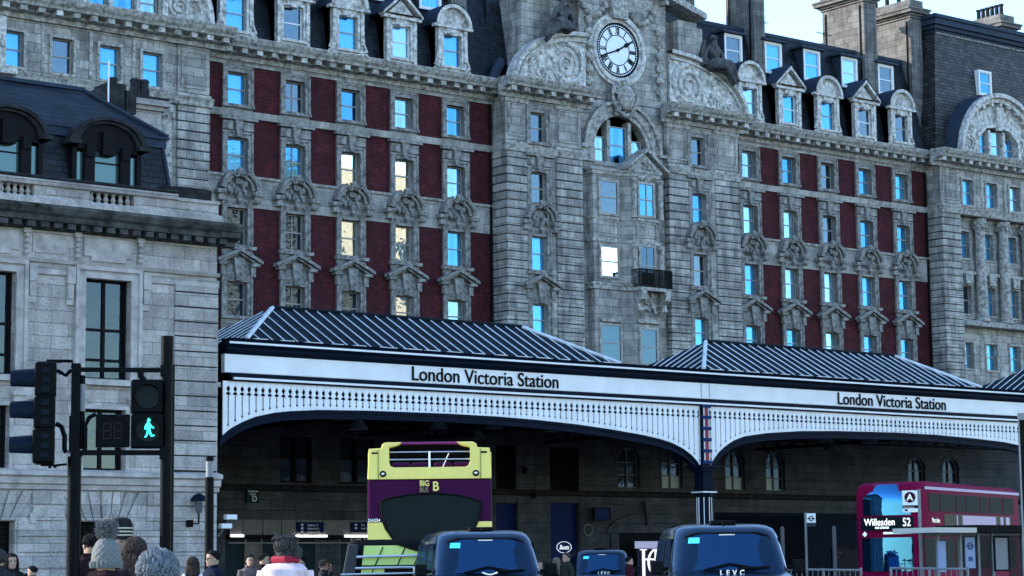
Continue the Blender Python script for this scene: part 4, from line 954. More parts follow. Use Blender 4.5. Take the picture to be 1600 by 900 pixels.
# ---------------------------------------------------------------- station front under the canopy
BY=79.0
bw=empty('station_frontage',(60,BY,0),0,'dim stone station front with shops and arched windows under the canopy','building')
def px(u,v): return P(u,v,BY)
arw=[(965,1000),(1033,1067),(1132,1165),(1195,1228),(1417,1447),(1472,1498)]
AW=[((px(a,730)[0]+px(b,730)[0])/2,) for a,b in arw]
hs=[]
for (c,) in AW: hs.append((c-.68,c+.68,5.32,7.25))
dw=[(px(437,700)[0],px(487,700)[0]),(px(531,700)[0],px(585,700)[0])]
for a,b in dw: hs.append((a,b,5.25,7.2))
lv=[(px(775,700)[0],px(806,700)[0]),(px(859,700)[0],px(904,700)[0])]
for a,b in lv: hs.append((a,b,5.15,7.15))
gd=[(px(775,800)[0],px(808,800)[0],.1,4.5),(px(859,800)[0],px(904,800)[0],.1,4.55)]
hs+=gd
sx0,sx1=px(352,850)[0],px(571,850)[0]
hs+=[(sx0,sx1,.1,2.85)]
ax0,ax1=px(966,870)[0],px(1062,870)[0]
hs+=[(ax0,ax1,.1,3.15)]
vx0=px(1118,870)[0]
hs+=[(vx0,88,.1,4.2)]
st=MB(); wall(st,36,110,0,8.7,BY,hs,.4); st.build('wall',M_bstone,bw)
t=MB(); t.rail(36,110,BY,[(0,4.86),(.16,4.9),(.2,5.05),(.12,5.12),(0,5.14)],M_sooty)
for k in range(8):
    for a,b in ((px(808,800)[0],px(859,800)[0]),(px(904,800)[0]+.05,px(950,800)[0])): t.box(a,b,BY-.05,BY,.3+k*.56,.3+k*.56+.52,M_bstone)
n=14; cx=(ax0+ax1)/2; W=(ax1-ax0)/2
for r0,r1,yy in ((1.0,1.12,.06),(1.12,1.4,.12)):
    for k in range(n):
        a,b=PI*k/n,PI*(k+1)/n; Q=lambda r,q:(cx+W*r*math.cos(q),3.1+(.42+ (r-1)*1.5)*math.sin(q))
        p=[Q(r0,a),Q(r0,b),Q(r1,b),Q(r1,a)]; t.add([(x,BY-yy,z) for x,z in p]+[(x,BY+.1,z) for x,z in p],[(0,1,2,3),(0,4,5,1),(3,2,6,7)],M_bstone)
t.prism([(cx-.25,3.5),(cx+.25,3.5),(cx+.4,4.7),(cx-.4,4.7)],BY-.22,BY,M_bstone); t.box(ax0-.5,ax0,BY-.08,BY,.1,3.2,M_bstone)
for (c,) in AW: t.disc(c,BY-.04,6.6,.7,.85,BY,14,M_bstone,0,PI)
t.build('stone_mouldings',M_bstone,bw)
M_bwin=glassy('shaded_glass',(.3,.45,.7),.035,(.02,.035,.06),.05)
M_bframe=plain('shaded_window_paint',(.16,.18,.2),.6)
for i,(c,) in enumerate(AW):
    f=MB(); 
    for x in (-.64,0,.64): f.box(c+x-.03,c+x+.03,BY+.15,BY+.22,5.32,7.2)
    for z in (5.34,5.95,6.55,7.18): f.box(c-.66,c+.66,BY+.155,BY+.21,z-.025,z+.025)
    f.disc(c,BY+.14,6.62,.6,.66,BY+.22,12,None,0,PI)
    o=f.build('arched_window',M_bframe,bw); g=MB(); g.box(c-.68,c+.68,BY+.24,BY+.25,5.32,7.25); g.build('glass',M_bwin,o)
    if i in (1,2,3): g=MB(); g.box(c-.6,c-.08,BY+.2,BY+.215,5.36,6.0); g.box(c+.08,c+.6,BY+.2,BY+.215,5.36,5.95 if i!=3 else 5.4); g.build('paper_notice',plain('notice_paper',(.55,.65,.65),.7) if 'notice_paper' not in MATS else MATS['notice_paper'],o)
for a,b in dw:
    f=MB(); ringbox(f,a+.08,b-.08,5.33,7.12,.08,BY+.1,BY+.25); f.box((a+b)/2-.09,(a+b)/2+.09,BY+.09,BY+.2,5.3,7.2); f.box(a,b,BY+.11,BY+.2,6.3,6.44); o=f.build('tall_window',M_dframe,bw)
    g=MB(); g.box(a,b,BY+.22,BY+.23,5.25,7.2); g.build('glass',M_bwin,o)
for a,b in lv:
    f=MB(); 
    for k in range(20): f.prismx([(BY+.1,5.2+k*.098),(BY+.25,5.27+k*.098),(BY+.1,5.23+k*.098)],a,b)
    f.box(a,b,BY+.28,BY+.3,5.15,7.15); f.build('louvre_panel',M_dframe,bw)
M_bluep=plain('shop_blue_panel',(.006,.018,.11),.4)
for i,(a,b,c,d) in enumerate(gd):
    f=MB(); f.box(a,b,BY+.2,BY+.24,c,d); f.box(a,b,BY+.15,BY+.2,3.0,3.06); o=f.build('shop_panel',M_bluep,bw)
    if i==1:
        bx,bz=px(885,855); g=MB(); k=28
        for j in range(k):
            q0,q1=2*PI*j/k,2*PI*(j+1)/k
            g.add([(bx+.46*r*math.cos(q),BY+.17,bz+.27*r*math.sin(q)) for r,q in ((1,q0),(1,q1),(.92,q1),(.92,q0))],[(0,1,2,3)])
        M_wl=glow('lit_white_sign',(.55,.62,.7),.35); g.build('shop_sign_oval',M_wl,o)
        t=text('shop_sign_lettering','Boots',.3,M_wl,o,(0,0,0),shear=.35,ext=.005,bold=.004,sx=.8); t.location=wmat(o).inverted()@Vector((bx-.3,BY+.16,bz-.1))
# shop front with grey fascia panels and light strips
M_pan=plain('grey_fascia_panel',(.17,.155,.16),.6,var=.25)
f=MB(); us=[352,373,404,433,456,497,540,571]
for a,b in zip(us,us[1:]): x0,x1=px(a,825)[0],px(b,825)[0]; f.box(x0+.02,x1-.02,BY-.35,BY-.02,3.02,3.65)
f.build('shop_fascia',M_pan,bw)
f=MB(); f.box(sx0,sx1,BY-.36,BY-.05,2.86,3.0); f.build('shop_soffit',M_black,bw)
M_led=glow('light_strip',(1,.99,.95),1.2)
for a,b in ((353,373),(451,503),(531,571)):
    f=MB(); x0,x1=px(a,837)[0],px(b,837)[0]; f.box(x0,x1,BY-.42,BY-.34,2.93,3.01); f.build('strip_light',M_led,bw)
f=MB(); f.box(sx0,sx1,BY-.3,BY-.26,2.66,2.70); f.build('glazing_rail',M_frame,bw)
M_sg=glassy('shop_glass',(.5,.65,.7),.06,(.02,.04,.05),.04)
f=MB(); f.box(sx0,sx1,BY+.1,BY+.12,.1,2.85); f.build('shop_glazing',M_sg,bw)
f=MB()
for u in (383,408,430,465,494,530): x=px(u,870)[0]; f.box(x-.04,x+.04,BY-.02,BY+.1,.1,2.85)
a,b=px(494,870)[0],px(530,870)[0]; f.box(a,b,BY-.05,BY+.08,.1,2.8,M_bstone); a,b=px(383,870)[0],px(407,870)[0]; f.box(a,b,BY+.02,BY+.08,.1,2.7,M_pan)
f.build('shop_mullions',M_pan,bw)
M_dull=glow('dim_white_letters',(.3,.33,.35),.10)
t=text('shop_lettering','EAT.',.42,M_dull,bw,(0,0,0),sx=1.25,ext=.01); x,z=px(541,847); t.location=wmat(bw).inverted()@Vector((x,BY-.3,z))
t=text('shop_lettering','NUTRITION',.16,M_bframe,bw,(0,0,0),sx=1.1,ext=.005); x,z=px(548,857); t.location=wmat(bw).inverted()@Vector((x,BY+.04,z))
# blue wayfinding boards
for (u0,u1,rows) in ((456,497,('Platforms 1-7','Platforms 8-12','Platforms 13-19','Underground')),(540,582,('Taxis','South Trains'))):
    x0,z1=px(u0,816); x1,z0=px(u1,832); b=MB(); b.box(x0,x1,BY-.45,BY-.38,z0,z1); o=b.build('wayfinding_board',plain('sign_navy',(.008,.015,.07),.5) if 'sign_navy' not in MATS else MATS['sign_navy'],bw)
    for k,r_ in enumerate(rows):
        t=text('board_lettering',r_,.12,M_dull,o,(0,0,0),ext=.003,sx=.8); t.location=wmat(o).inverted()@Vector((x0+.5,BY-.46,z1-.17-.145*k))
        q_=MB(); q_.box(x0+.18,x0+.28,BY-.46,BY-.455,z1-.16-.145*k,z1-.08-.145*k); q_.build('arrow_mark',M_dull,o)
x0,z1=px(383,764); x1,z0=px(403,786); b=MB(); b.box(x0,x1,BY-.12,BY-.02,z0,z1); o=b.build('bus_stop_letter_sign',plain('sign_green',(.012,.045,.04),.5),bw)
t=text('sign_lettering','D',.34,M_dull,o,(0,0,0),ext=.004); t.location=wmat(o).inverted()@Vector((x0+.26,BY-.13,z0+.06))
t=text('sign_lettering','BUCKINGHAM',.1,M_dull,o,(0,0,0),ext=.003,sx=.75); t.location=wmat(o).inverted()@Vector((x0+.07,BY-.13,z1-.14))
t=text('sign_lettering','COURT',.1,M_dull,o,(0,0,0),ext=.003,sx=.9); t.location=wmat(o).inverted()@Vector((x0+.15,BY-.13,z1-.26))
x0,z1=px(919,795); x1,z0=px(942,812); b=MB(); b.box(x0,x1,BY-.5,BY-.4,z0,z1); o=b.build('information_screen',M_bluep,bw); b=MB(); ringbox(b,x0,x1,z0,z1,.06,BY-.52,BY-.4); b.tube([((x0+x1)/2,BY-.4,(z0+z1)/2),((x0+x1)/2,BY,(z0+z1)/2)],.04,6); b.build('screen_case',M_black,o)
b=MB(); x,z=px(913,828); b.disc(x,BY-.3,z,.24,.29,BY-.25,20); b.build('round_wall_sign',M_bframe,bw)
for u,v in ((815,735),(829,774)): b=MB(); x,z=px(u,v); b.blob((x,BY-.25,z),.14,.16,.16); b.tube([(x,BY,z+.2),(x,BY-.25,z+.15)],.03,5); b.build('security_camera',M_dframe,bw)
# shop interior behind the arch with the big lettered poster
b=MB(); b.box(ax0,ax1,BY+.3,BY+.34,.1,3.15); b.box(ax0,ax1,BY+.2,BY+.3,2.35,2.45); b.box(vx0,88,BY+6,BY+6.1,.1,4.2); b.build('dark_doorway',M_room,bw)
x0,z1=px(985,846); x1,z0=px(1041,846); b=MB(); b.box(x0,x1,BY-.4,BY-.3,z1-.34,z1); po=b.build('poster_header',glow('lilac_header',(.25,.27,.42),.25),bw)
b=MB(); b.box(x0+.1,x1-.05,BY-.35,BY-.3,.3,z1-.36); b.build('poster_panel',plain('poster_navy',(.025,.025,.06),.4),po)
for ch,xx,sz in (('H',x0+.32,2.4),('C',x0+.72,1.7)):
    pass
M_pw=glow('poster_white',(.75,.75,.8),.35); g=MB()
for xx,w_ in ((x0+.42,.17),(x0+1.22,.17)): g.box(xx,xx+w_,BY-.372,BY-.352,1.0,z1-.38)
g.box(x0+.42,x0+1.3,BY-.371,BY-.353,1.85,1.93)
for xx in (x0+.5,x0+1.3): g.box(xx-.22,xx+.22,BY-.373,BY-.353,z1-.42,z1-.38); g.box(xx-.22,xx+.22,BY-.373,BY-.353,1.0,1.05)
ccx_,ccz_=x0+1.28,1.75
for k in range(24):
    q0,q1=R(45)+R(270)*k/24,R(45)+R(270)*(k+1)/24; t0,t1=.05+.1*math.sin(PI*k/24),.05+.1*math.sin(PI*(k+1)/24)
    g.add([(ccx_+(.55)*math.cos(q0),BY-.376,ccz_+.62*math.sin(q0)),(ccx_+.55*math.cos(q1),BY-.376,ccz_+.62*math.sin(q1)),(ccx_+(.55-t1)*math.cos(q1),BY-.376,ccz_+(.62-t1*.6)*math.sin(q1)),(ccx_+(.55-t0)*math.cos(q0),BY-.376,ccz_+(.62-t0*.6)*math.sin(q0))],[(0,1,2,3)])
g.build('poster_monogram',M_pw,po)
m=MB(); m.box(36,110,BY+1.6,BY+1.65,4.3,8.6); m.box(36,36.2,KY+.5,BY,0,8.6); m.build('inner_wall',M_room,bw)
# ---------------------------------------------------------------- helpers for vehicles and people
def face_cam(p,f=0): return math.atan2(-p.x,p.y)+R(f)     # f: 0 towards the camera, 90 to image right, 180 away
def rrect(x0,x1,y0,y1,r,n=5):
    pts=[]
    for cx,cy,a in ((x1-r,y1-r,0),(x0+r,y1-r,90),(x0+r,y0+r,180),(x1-r,y0+r,270)):
        for k in range(n+1): q=R(a+90*k/n); pts.append((cx+r*math.cos(q),cy+r*math.sin(q)))
    return pts
def loft(mb,rings,mat=None,cap=True):
    n=len(rings[0]); vs=[p for r in rings for p in r]
    fs=[(i*n+k,i*n+(k+1)%n,(i+1)*n+(k+1)%n,(i+1)*n+k) for i in range(len(rings)-1) for k in range(n)]
    if cap: fs+=[list(range(n))[::-1],[(len(rings)-1)*n+k for k in range(n)]]
    mb.add(vs,fs,mat)
def panel(mb,fn,mat=None,nu=14,nv=8,sq=.55,th=0):      # rounded panel: fn(u,v) with u,v in -1..1
    vs=[];fs=[]
    for j in range(nv+1):
        v=-1+2*j/nv
        lim=1-sq*.35*max(0,(abs(v)-.75)/.25)**2*.6
        for i in range(nu+1): u=(-1+2*i/nu)*lim; vs.append(fn(u,v))
    for j in range(nv):
        for i in range(nu): a=j*(nu+1)+i; fs.append((a,a+1,a+nu+2,a+nu+1))
    mb.add(vs,fs,mat)
def wheel(parent,x,y,r=.34,w=.22):
    m=MB(); s=1 if x>0 else -1
    def ring(rr,xx): return [(xx,y+rr*math.cos(2*PI*k/20),r+rr*math.sin(2*PI*k/20)) for k in range(20)]
    loft(m,[ring(r*.62,x-s*w),ring(r*.95,x-s*w),ring(r,x-s*w*.8),ring(r,x-s*w*.2),ring(r*.93,x),ring(r*.62,x)]); o=m.build('wheel',M_tyre,parent,loc=(0,0,0),smooth=True)
    m=MB(); loft(m,[ring(r*.62,x-s*.03),ring(r*.6,x+s*.005),ring(r*.2,x+s*.0),ring(r*.1,x+s*.02)]); m.build('rim',M_silver,o,loc=(0,0,0))
M_tyre=plain('tyre_rubber',(.012,.012,.012),.85)
M_silver=plain('brushed_silver',(.55,.56,.58),.3,1)
M_taxi=plain('taxi_paint',(.010,.032,.066),.2,.75,coat=.3)
M_wsc=glassy('windscreen',(.055,.15,.29),.55,(.004,.015,.04),.02)
M_lampg=plain('headlamp_glass',(.6,.65,.7),.1,.3)
M_sticker=glow('licence_sticker_cyan',(.04,.45,.60),.25)
M_rubber=plain('black_rubber',(.008,.008,.009),.6)
M_hl=plain('chrome_letter',(.75,.78,.8),.25,.6)
def taxi(name,u,dist,rz_off,label,logo,group='black cabs waiting in the road'):
    p=at(u,dist); t=empty(name,(p.x,p.y,0),face_cam(p,rz_off),label,'taxi',group); t.scale=(1,1,1.075)
    H0,W=.0,.94
    prof=[(-2.38,.32),(-2.45,.5),(-2.45,.78),(-2.36,.98),(-2.1,1.1),(-1.2,1.2),(2.3,1.22),(2.42,1.1),(2.42,.5),(2.36,.32)]
    ar=lambda c:[(c+.4*math.cos(PI*k/8),.34+.4*math.sin(PI*k/8)) for k in range(9)]
    low=[(2.0,.25)]+ar(1.45)[0:9]+ar(-1.45)+[(-2.0,.25)]
    b=MB(); b.prismx(prof+low,-W,W); b.build('body',M_taxi,t,loc=(0,0,0),smooth=True,bevel=.09)
    c=MB(); rings=[]
    for z,y0,y1,x,r in ((1.16,-1.28,2.38,.90,.22),(1.35,-1.16,2.37,.875,.24),(1.55,-1.02,2.34,.84,.26),(1.72,-.88,2.28,.80,.28),(1.80,-.78,2.22,.765,.3),(1.85,-.62,2.1,.70,.3),(1.878,-.35,1.9,.58,.3),(1.885,0,1.5,.3,.25)):
        rings.append([(px_,py_,z) for px_,py_ in rrect(-x,x,y0,y1,r)])
    loft(c,rings); cab=c.build('cabin',M_taxi,t,loc=(0,0,0),smooth=True)
    def yf(z): return -1.28+(z-1.16)*.70
    g=MB(); panel(g,lambda a,v:((.75-.055*v)*a,yf(1.475+.255*v)+.10*a**4+.0-.035+.06*abs(a)**2*.3,1.475+.255*v)); ws=g.build('windscreen',M_wsc,t,loc=(0,0,0),smooth=True)
    g=MB()
    pts=[((.70-.055*v)*1.0*s,yf(1.475+.245*v)+.06,1.475+.245*v) for s in (1,) for v in (-1,-.5,0,.5,1)]
    outline=[(-.72,-1),(-.72,.3),(-.66,.85),(-.5,1.03),(.5,1.03),(.66,.85),(.72,.3),(.72,-1),(-.72,-1)]
    g.tube([(x*(1-.06*v),yf(1.475+.25*v)-.035+.09*(abs(x)/.7)**4,1.475+.255*v) for x,v in outline],.018,5); g.build('screen_seal',M_rubber,ws,loc=(0,0,0))
    g=MB(); g.add([(-.60,yf(1.60)-.05+.045,1.60),(-.43,yf(1.60)-.05,1.60),(-.42,yf(1.68)-.05,1.68),(-.58,yf(1.68)-.05+.04,1.68)],[(0,1,2,3)]); g.build('licence_sticker',M_sticker,ws,loc=(0,0,0))
    g=MB(); g.tube([(.12,yf(1.23)-.06,1.235),(.6,yf(1.27)-.03,1.26)],.018,5); g.tube([(-.4,yf(1.22)-.06,1.225),(0,yf(1.3)-.06,1.31),(.35,yf(1.25)-.05,1.25)],.014,5); g.build('wiper',M_rubber,ws,loc=(0,0,0))
    g=MB(); g.box(-.12,.12,yf(1.73)-.05,yf(1.73)-.03,1.71,1.725); g.build('mirror_top',M_silver,ws,loc=(0,0,0))
    for s in (-1,1):
        for (y0,y1) in ((-.72,.22),(.3,1.2),(1.28,2.0)):
            g=MB(); vs=[]
            for yy,z in ((y0 if y0>-.5 else -.95,1.24),(y1,1.24),(y1,1.68),(y0,1.68)):
                x=.905-(z-1.16)*.16+.006; vs.append((s*x,yy,z))
            g.add(vs,[(0,1,2,3)]); g.build('side_window',M_wsc,t,loc=(0,0,0))
        g=MB(); g.box(s*1.08-.1,s*1.08+.1,-1.04,-.95,1.17,1.36); g.box(min(s*.9,s*1.05),max(s*.9,s*1.05),-.98,-.92,1.22,1.27); mo=g.build('wing_mirror',M_rubber,t,loc=(0,0,0),bevel=.04)
        g=MB(); g.blob((s*.68,-2.36,.82),.17,.1,.14,None,14,8); g.build('headlight',M_lampg,t,loc=(0,0,0),smooth=True)
        g=MB(); g.box(s*.93-.02,s*.93+.02,-.95,1.9,1.175,1.2); g.build('window_trim',M_rubber,t,loc=(0,0,0))
    g=MB(); 
    for k in range(7): g.box(-.42,.42,-2.475,-2.44,.55+k*.05,.575+k*.05)
    g.build('grille',M_silver,t,loc=(0,0,0)); g=MB(); g.box(-.95,.95,-2.5,-2.3,.3,.45); g.build('bumper',M_rubber,t,loc=(0,0,0),bevel=.03)
    g=MB(); g.box(-.26,.26,-2.51,-2.5,.46,.57); g.build('number_plate',M_white,t,loc=(0,0,0))
    g=MB(); g.box(-.2,.2,-.45,-.2,1.87,1.93); g.box(-.02,.02,-.5,-.47,1.86,1.93); g.build('roof_sign',M_rubber,t,loc=(0,0,0),bevel=.02)
    if logo=='letters':
        o=text('bonnet_lettering','LEVC',.10,M_hl,t,(0,0,0),sp=1.9,align='CENTER',ext=.008,bold=.003); o.location=(0,-1.56,1.15)
    else:
        g=MB(); g.prism([(-.13,1.215),(-.03,1.185),(.03,1.185),(.13,1.215),(.12,1.235),(.03,1.205),(-.03,1.205),(-.12,1.235)],-1.5,-1.48); g.build('winged_badge',M_hl,t,loc=(0,0,0))
    for x in (-.93,.93):
        for y in (-1.45,1.45): wheel(t,x,y)
    return t
taxi('black_taxi',748,36.8,7,'black cab with a winged badge in front of the yellow open-top bus','wing')
taxi('black_taxi',1127,34.0,6,'large black cab lettered on its bonnet, nearest the canopy column','letters')
taxi('black_taxi',938,69.0,4,'smallest and farthest black cab, between the two nearer cabs','letters')
# ---- yellow open top bus seen from behind
M_byel=plain('bus_cream_yellow',(1.0,.78,.21),.5,spec=.2,var=.08,vs=1)
M_bmar=plain('bus_maroon',(.050,.007,.042),.5,spec=.04)
M_bmag=plain('bus_magenta',(.22,.012,.12),.35)
M_busg=glassy('bus_rear_glass',(.25,.42,.5),.008,(.003,.006,.010),.03,wav=.004)
p=at(672,43.6); ob=empty('open_top_bus',(p.x,p.y,0),face_cam(p,-1.5),'yellow and maroon open-top sightseeing bus seen from behind','bus')
m=MB(); m.box(-1.25,1.25,0,10.2,1.98,3.2); m.build('lower_body',M_bmar,ob,loc=(0,0,0),bevel=.05)
m=MB(); m.box(-1.24,1.24,.02,10.1,.35,1.97); m.build('underbody',M_rubber,ob,loc=(0,0,0),bevel=.05)
m=MB(); W=1.25
out=[(-W,3.2),(W,3.2),(W-.03,3.82),(.97,3.83),(.95,3.91),(.88,3.945),(.55,3.945),(.6,3.90),(.68,3.87),(.82,3.84),(.82,3.55),(.79,3.47),(.72,3.44),(-.72,3.44),(-.79,3.47),(-.82,3.55),(-.82,3.84),(-.68,3.87),(-.6,3.90),(-.55,3.945),(-.88,3.945),(-.95,3.91),(-.97,3.83),(-W+.03,3.82)]
m.prism(out,-.03,.25); m.build('rear_panel',M_byel,ob,loc=(0,0,0),bevel=.015)
m=MB(); m.box(-.62,.62,0,.16,3.90,3.95); m.build('top_rail',M_bmag,ob,loc=(0,0,0),bevel=.015)
m=MB(); m.box(-1.25,-1.2,.25,9.8,3.2,3.75); m.box(1.2,1.25,.25,9.8,3.2,3.75); m.box(-1.2,1.2,.25,9.8,3.1,3.16); m.build('upper_sides',M_byel,ob,loc=(0,0,0))
for s in (-1,1):
    m=MB(); m.prism([(s*1.25,1.98),(s*.74,1.98),(s*.9,2.2),(s*.955,2.34),(s*1.25,2.34)],-.025,.05); m.build('corner_panel',M_byel,ob,loc=(0,0,0))
    m=MB(); m.disc(s*.935,-.05,3.31,.0,.065,-.02,16); lo=m.build('round_lamp',M_rubber,ob,loc=(0,0,0)); m=MB(); m.blob((s*.935,-.06,3.31),.035,.02,.028); m.build('lamp_lens',M_hl,lo,loc=(0,0,0))
    m=MB(); m.box(s*1.1-.06,s*1.1+.06,-.04,-.02,3.715,3.75); m.build('air_vent',M_rubber,ob,loc=(0,0,0))
    m=MB(); m.tube([(s*1.03,-.035,3.2),(s*1.03,-.035,3.8)],.012,4); m.build('panel_seam',plain('seam_olive',(.35,.32,.08),.5) if 'seam_olive' not in MATS else MATS['seam_olive'],ob,loc=(0,0,0))
m=MB(); m.tube([(-.82,.05,3.75),(.82,.05,3.75)],.014,6); m.tube([(-.82,.05,3.6),(.82,.05,3.6)],.014,6); m.tube([(0,.05,3.44),(0,.05,3.76)],.018,6); m.tube([(.25,.6,3.45),(.38,.6,3.75)],.012,5); m.build('safety_rail',M_hl,ob,loc=(0,0,0))
for r_ in range(4):
    for x in (-.62,-.2,.25,.66): m=MB(); m.box(x-.19,x+.19,1.2+r_*.9,1.3+r_*.9,3.16,3.6); m.build('seat',M_bmar,ob,loc=(0,0,0),bevel=.05)
gp=[(-.99,2.76),(-.8,2.82),(-.4,2.89),(.1,2.91),(.5,2.88),(.85,2.80),(1.03,2.73),(1.02,2.6),(.98,2.4),(.88,2.15),(.72,1.98),(.6,1.7),(-.6,1.7),(-.72,1.98),(-.86,2.2),(-.96,2.5)]
m=MB(); m.prism(gp,-.035,.0); gl=m.build('rear_window',M_busg,ob,loc=(0,0,0))
m=MB(); q=[(x*1.0,-.045,z) for x,z in gp]; m.tube(q+[q[0]],.022,5); m.build('window_seal',M_rubber,gl,loc=(0,0,0))
o=text('bus_lettering','BIG',.16,M_byel,ob,(-.2,-.06,3.06),ext=.01,bold=.004,sx=.8); o=text('bus_lettering','BUS',.13,plain('dark_gold',(.25,.2,.08),.5),ob,(-.2,-.06,2.94),ext=.01,bold=.003,sx=.8)
o=text('bus_logo','B',.26,M_byel,ob,(.06,-.08,2.965),ext=.01,bold=.006,sx=.9)
text('fleet_number','DA234',.085,M_hl,ob,(-1.24,-.03,2.355),ext=.008,bold=.002)
for x in (-1.2,1.2):
    for y in (2.2,7.6): wheel(ob,x,y,.48,.3)
# ---- black van standing between the bus and the left cab
p=at(618,39.0); vn=empty('black_van',(p.x,p.y,0),face_cam(p,0),'black van whose window shows yellow-green, beside the leftmost cab','van')
m=MB(); rings=[[(a,b,z) for a,b in rrect(-x,x,y0,4.6,.16)] for z,x,y0 in ((.35,.93,-.02),(.6,.95,-.06),(1.18,.95,-.05),(1.3,.94,0.02),(1.85,.86,.12),(1.93,.8,.2))]; loft(m,rings); m.build('body',M_rubber,vn,loc=(0,0,0),smooth=True)
M_vy=glassy('painted_reflection_glass',(.7,.75,.7),.06,(.62,.74,.16),.1)  # yellow-green reflection painted in as the pane's own colour
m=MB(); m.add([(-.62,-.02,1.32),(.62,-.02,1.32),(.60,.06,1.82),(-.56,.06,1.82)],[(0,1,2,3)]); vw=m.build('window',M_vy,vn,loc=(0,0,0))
m=MB(); 
m.add([(-.05,.0+.03,1.85),(.62,.03,1.85),(.62,.01,1.66),(.35,.0,1.72)],[(0,1,2,3)]); m.box(-.2,.36,-.06,-.03,1.33,1.43)
for x in (-.3,.1,.4): m.tube([(x-.12,-.03,1.34),(x+.08,.04,1.8)],.01,4)
for z in (1.46,): m.tube([(-.62,-.035,z),(.62,-.035,z)],.012,4)
m.build('reflection_pattern',M_rubber,vw,loc=(0,0,0))  # dark shapes and lines of the painted reflection, laid over the pane
m=MB(); m.tube([(-.7,-.05,1.62),(.1,-.07,1.63),(.68,-.05,1.64)],.025,6); m.tube([(-.72,-.07,1.42),(.1,-.09,1.43),(.68,-.07,1.42)],.022,6); m.tube([(-.98,-.1,1.31),(.85,-.1,1.33)],.018,6); m.tube([(.33,-.09,1.30),(.33,-.09,1.43)],.02,5); m.build('grab_rail',M_hl,vn,loc=(0,0,0))
for s in (-1,1): m=MB(); m.prism([(s*.95,1.3),(s*.72,1.3),(s*.66,1.84),(s*.85,1.84)],-.07,.1); m.build('pillar',plain('van_pillar_grey',(.05,.052,.055),.5) if 'van_pillar_grey' not in MATS else MATS['van_pillar_grey'],vn,loc=(0,0,0),bevel=.03)
for x in (-.93,.93):
    for y in (.8,3.7): wheel(vn,x,y)
# ---- red double decker
M_rbus=plain('bus_crimson',(.19,.003,.038),.6,spec=.03)
M_rl=plain('bus_highlight_print_lilac',(.42,.30,.48),.4,spec=.2)  # lilac for the painted roof highlight and the advert print
M_bwg=glassy('bus_windscreen',(.045,.20,.42),.62,(.004,.02,.05),.02,wav=.003)
M_blind=plain('blind_black',(.006,.01,.016),.4)
dd=Vector((.945,.326)); co=at(1440,77.5); c0=Vector((co.x-1.25*.326,co.y+1.25*.945))
rb=empty('double_decker_bus',(c0.x,c0.y,0),R(-71),'crimson double-decker bus on route 52 behind the bus shelter','bus')
m=MB(); n=12
def bring(y,x,zt,r=.35): 
    pts=[(-x,.35),(x,.35)]; 
    for k in range(7): q=PI/2*k/6; pts.append((x-r+r*math.cos(q),zt-r+r*math.sin(q)))
    for k in range(7): q=PI/2+PI/2*k/6; pts.append((-x+r+r*math.cos(q),zt-r+r*math.sin(q)))
    return [(a,y,b) for a,b in pts]
loft(m,[bring(-.02,1.1,4.1),bring(.06,1.2,4.3),bring(.25,1.25,4.4),bring(1.2,1.26,4.46),bring(10.2,1.26,4.42),bring(10.5,1.15,4.2)]); m.build('body',M_rbus,rb,loc=(0,0,0),smooth=True)
m=MB(); panel(m,lambda a,v:(1.13*a*(1-.05*max(0,v)),-.10+.12*a*a+.16*max(0,v)**2,3.78+.56*v-.09*a*a*max(0,v))); m.build('upper_windscreen',M_bwg,rb,loc=(0,0,0),smooth=True)
m=MB(); panel(m,lambda a,v:(1.15*a,-.11+.12*a*a,1.82+.6*v),sq=.2); m.build('lower_windscreen',M_bwg,rb,loc=(0,0,0),smooth=True)
m=MB(); panel(m,lambda a,v:(1.12*a,-.12+.12*a*a,2.92+.24*v),M_blind,sq=.1); bl=m.build('destination_blind',M_blind,rb,loc=(0,0,0))
M_bt=glow('blind_white',(.75,.8,.85),.5)
for k,(tx,sz,xx,zz) in enumerate((('Willesden',.36,-.82,2.86),('BUS GARAGE',.11,-.4,2.74),('52',.42,.66,2.82))): text('blind_lettering',tx,sz,M_bt,bl,(xx,-.17,zz),ext=.006,sx=.82 if k!=2 else .75)
m=MB(); m.box(-.1,1.1,-.16,-.1,2.54,2.62); m.build('light_bar',M_hl,rb,loc=(0,0,0))
m=MB(); m.prism([(-.92,2.55),(-.82,2.65),(-.72,2.55),(-.82,2.45)],-.14,-.1); m.build('diamond_sticker',M_hl,rb,loc=(0,0,0))
m=MB(); m.box(1.255,1.285,.5,10.3,4.13,4.24); m.build('roof_highlight_strip',M_rl,rb,loc=(0,0,0),bevel=.01)  # pale strip painting in the highlight along the roof edge
y=.85
for w_ in (1.0,1.45,.85,1.35,.9,1.35,1.2):
    m=MB(); m.box(1.262,1.272,y,y+w_,3.38,3.98); o=m.build('upper_window',M_busg,rb,loc=(0,0,0)); m=MB(); 
    m.box(1.265,1.28,y-.04,y+w_+.04,3.98,4.01); m.box(1.265,1.28,y-.04,y+w_+.04,3.35,3.38); m.build('window_frame',M_bmar,o,loc=(0,0,0)); y+=w_+.12
m=MB(); m.box(1.262,1.275,2.3,9.3,2.85,3.28); ad=m.build('advert_panel',M_blind,rb,loc=(0,0,0)); m=MB(); m.box(1.274,1.285,4.1,7.6,2.88,3.25); m.box(1.274,1.285,3.5,3.62,2.88,3.25); m.box(1.274,1.285,8.1,8.4,2.88,3.25); m.box(1.274,1.285,8.7,9.1,2.88,3.25); m.build('advert_print',M_rl,ad,loc=(0,0,0))
text('operator_lettering','Metroline',.26,M_hl,rb,(1.29,1.05,2.95),(PI/2,0,PI/2),ext=.005,sx=.75)
m=MB(); m.box(1.262,1.275,.3,10.2,2.45,2.72); m.build('black_band',M_rubber,rb,loc=(0,0,0))
y=.3
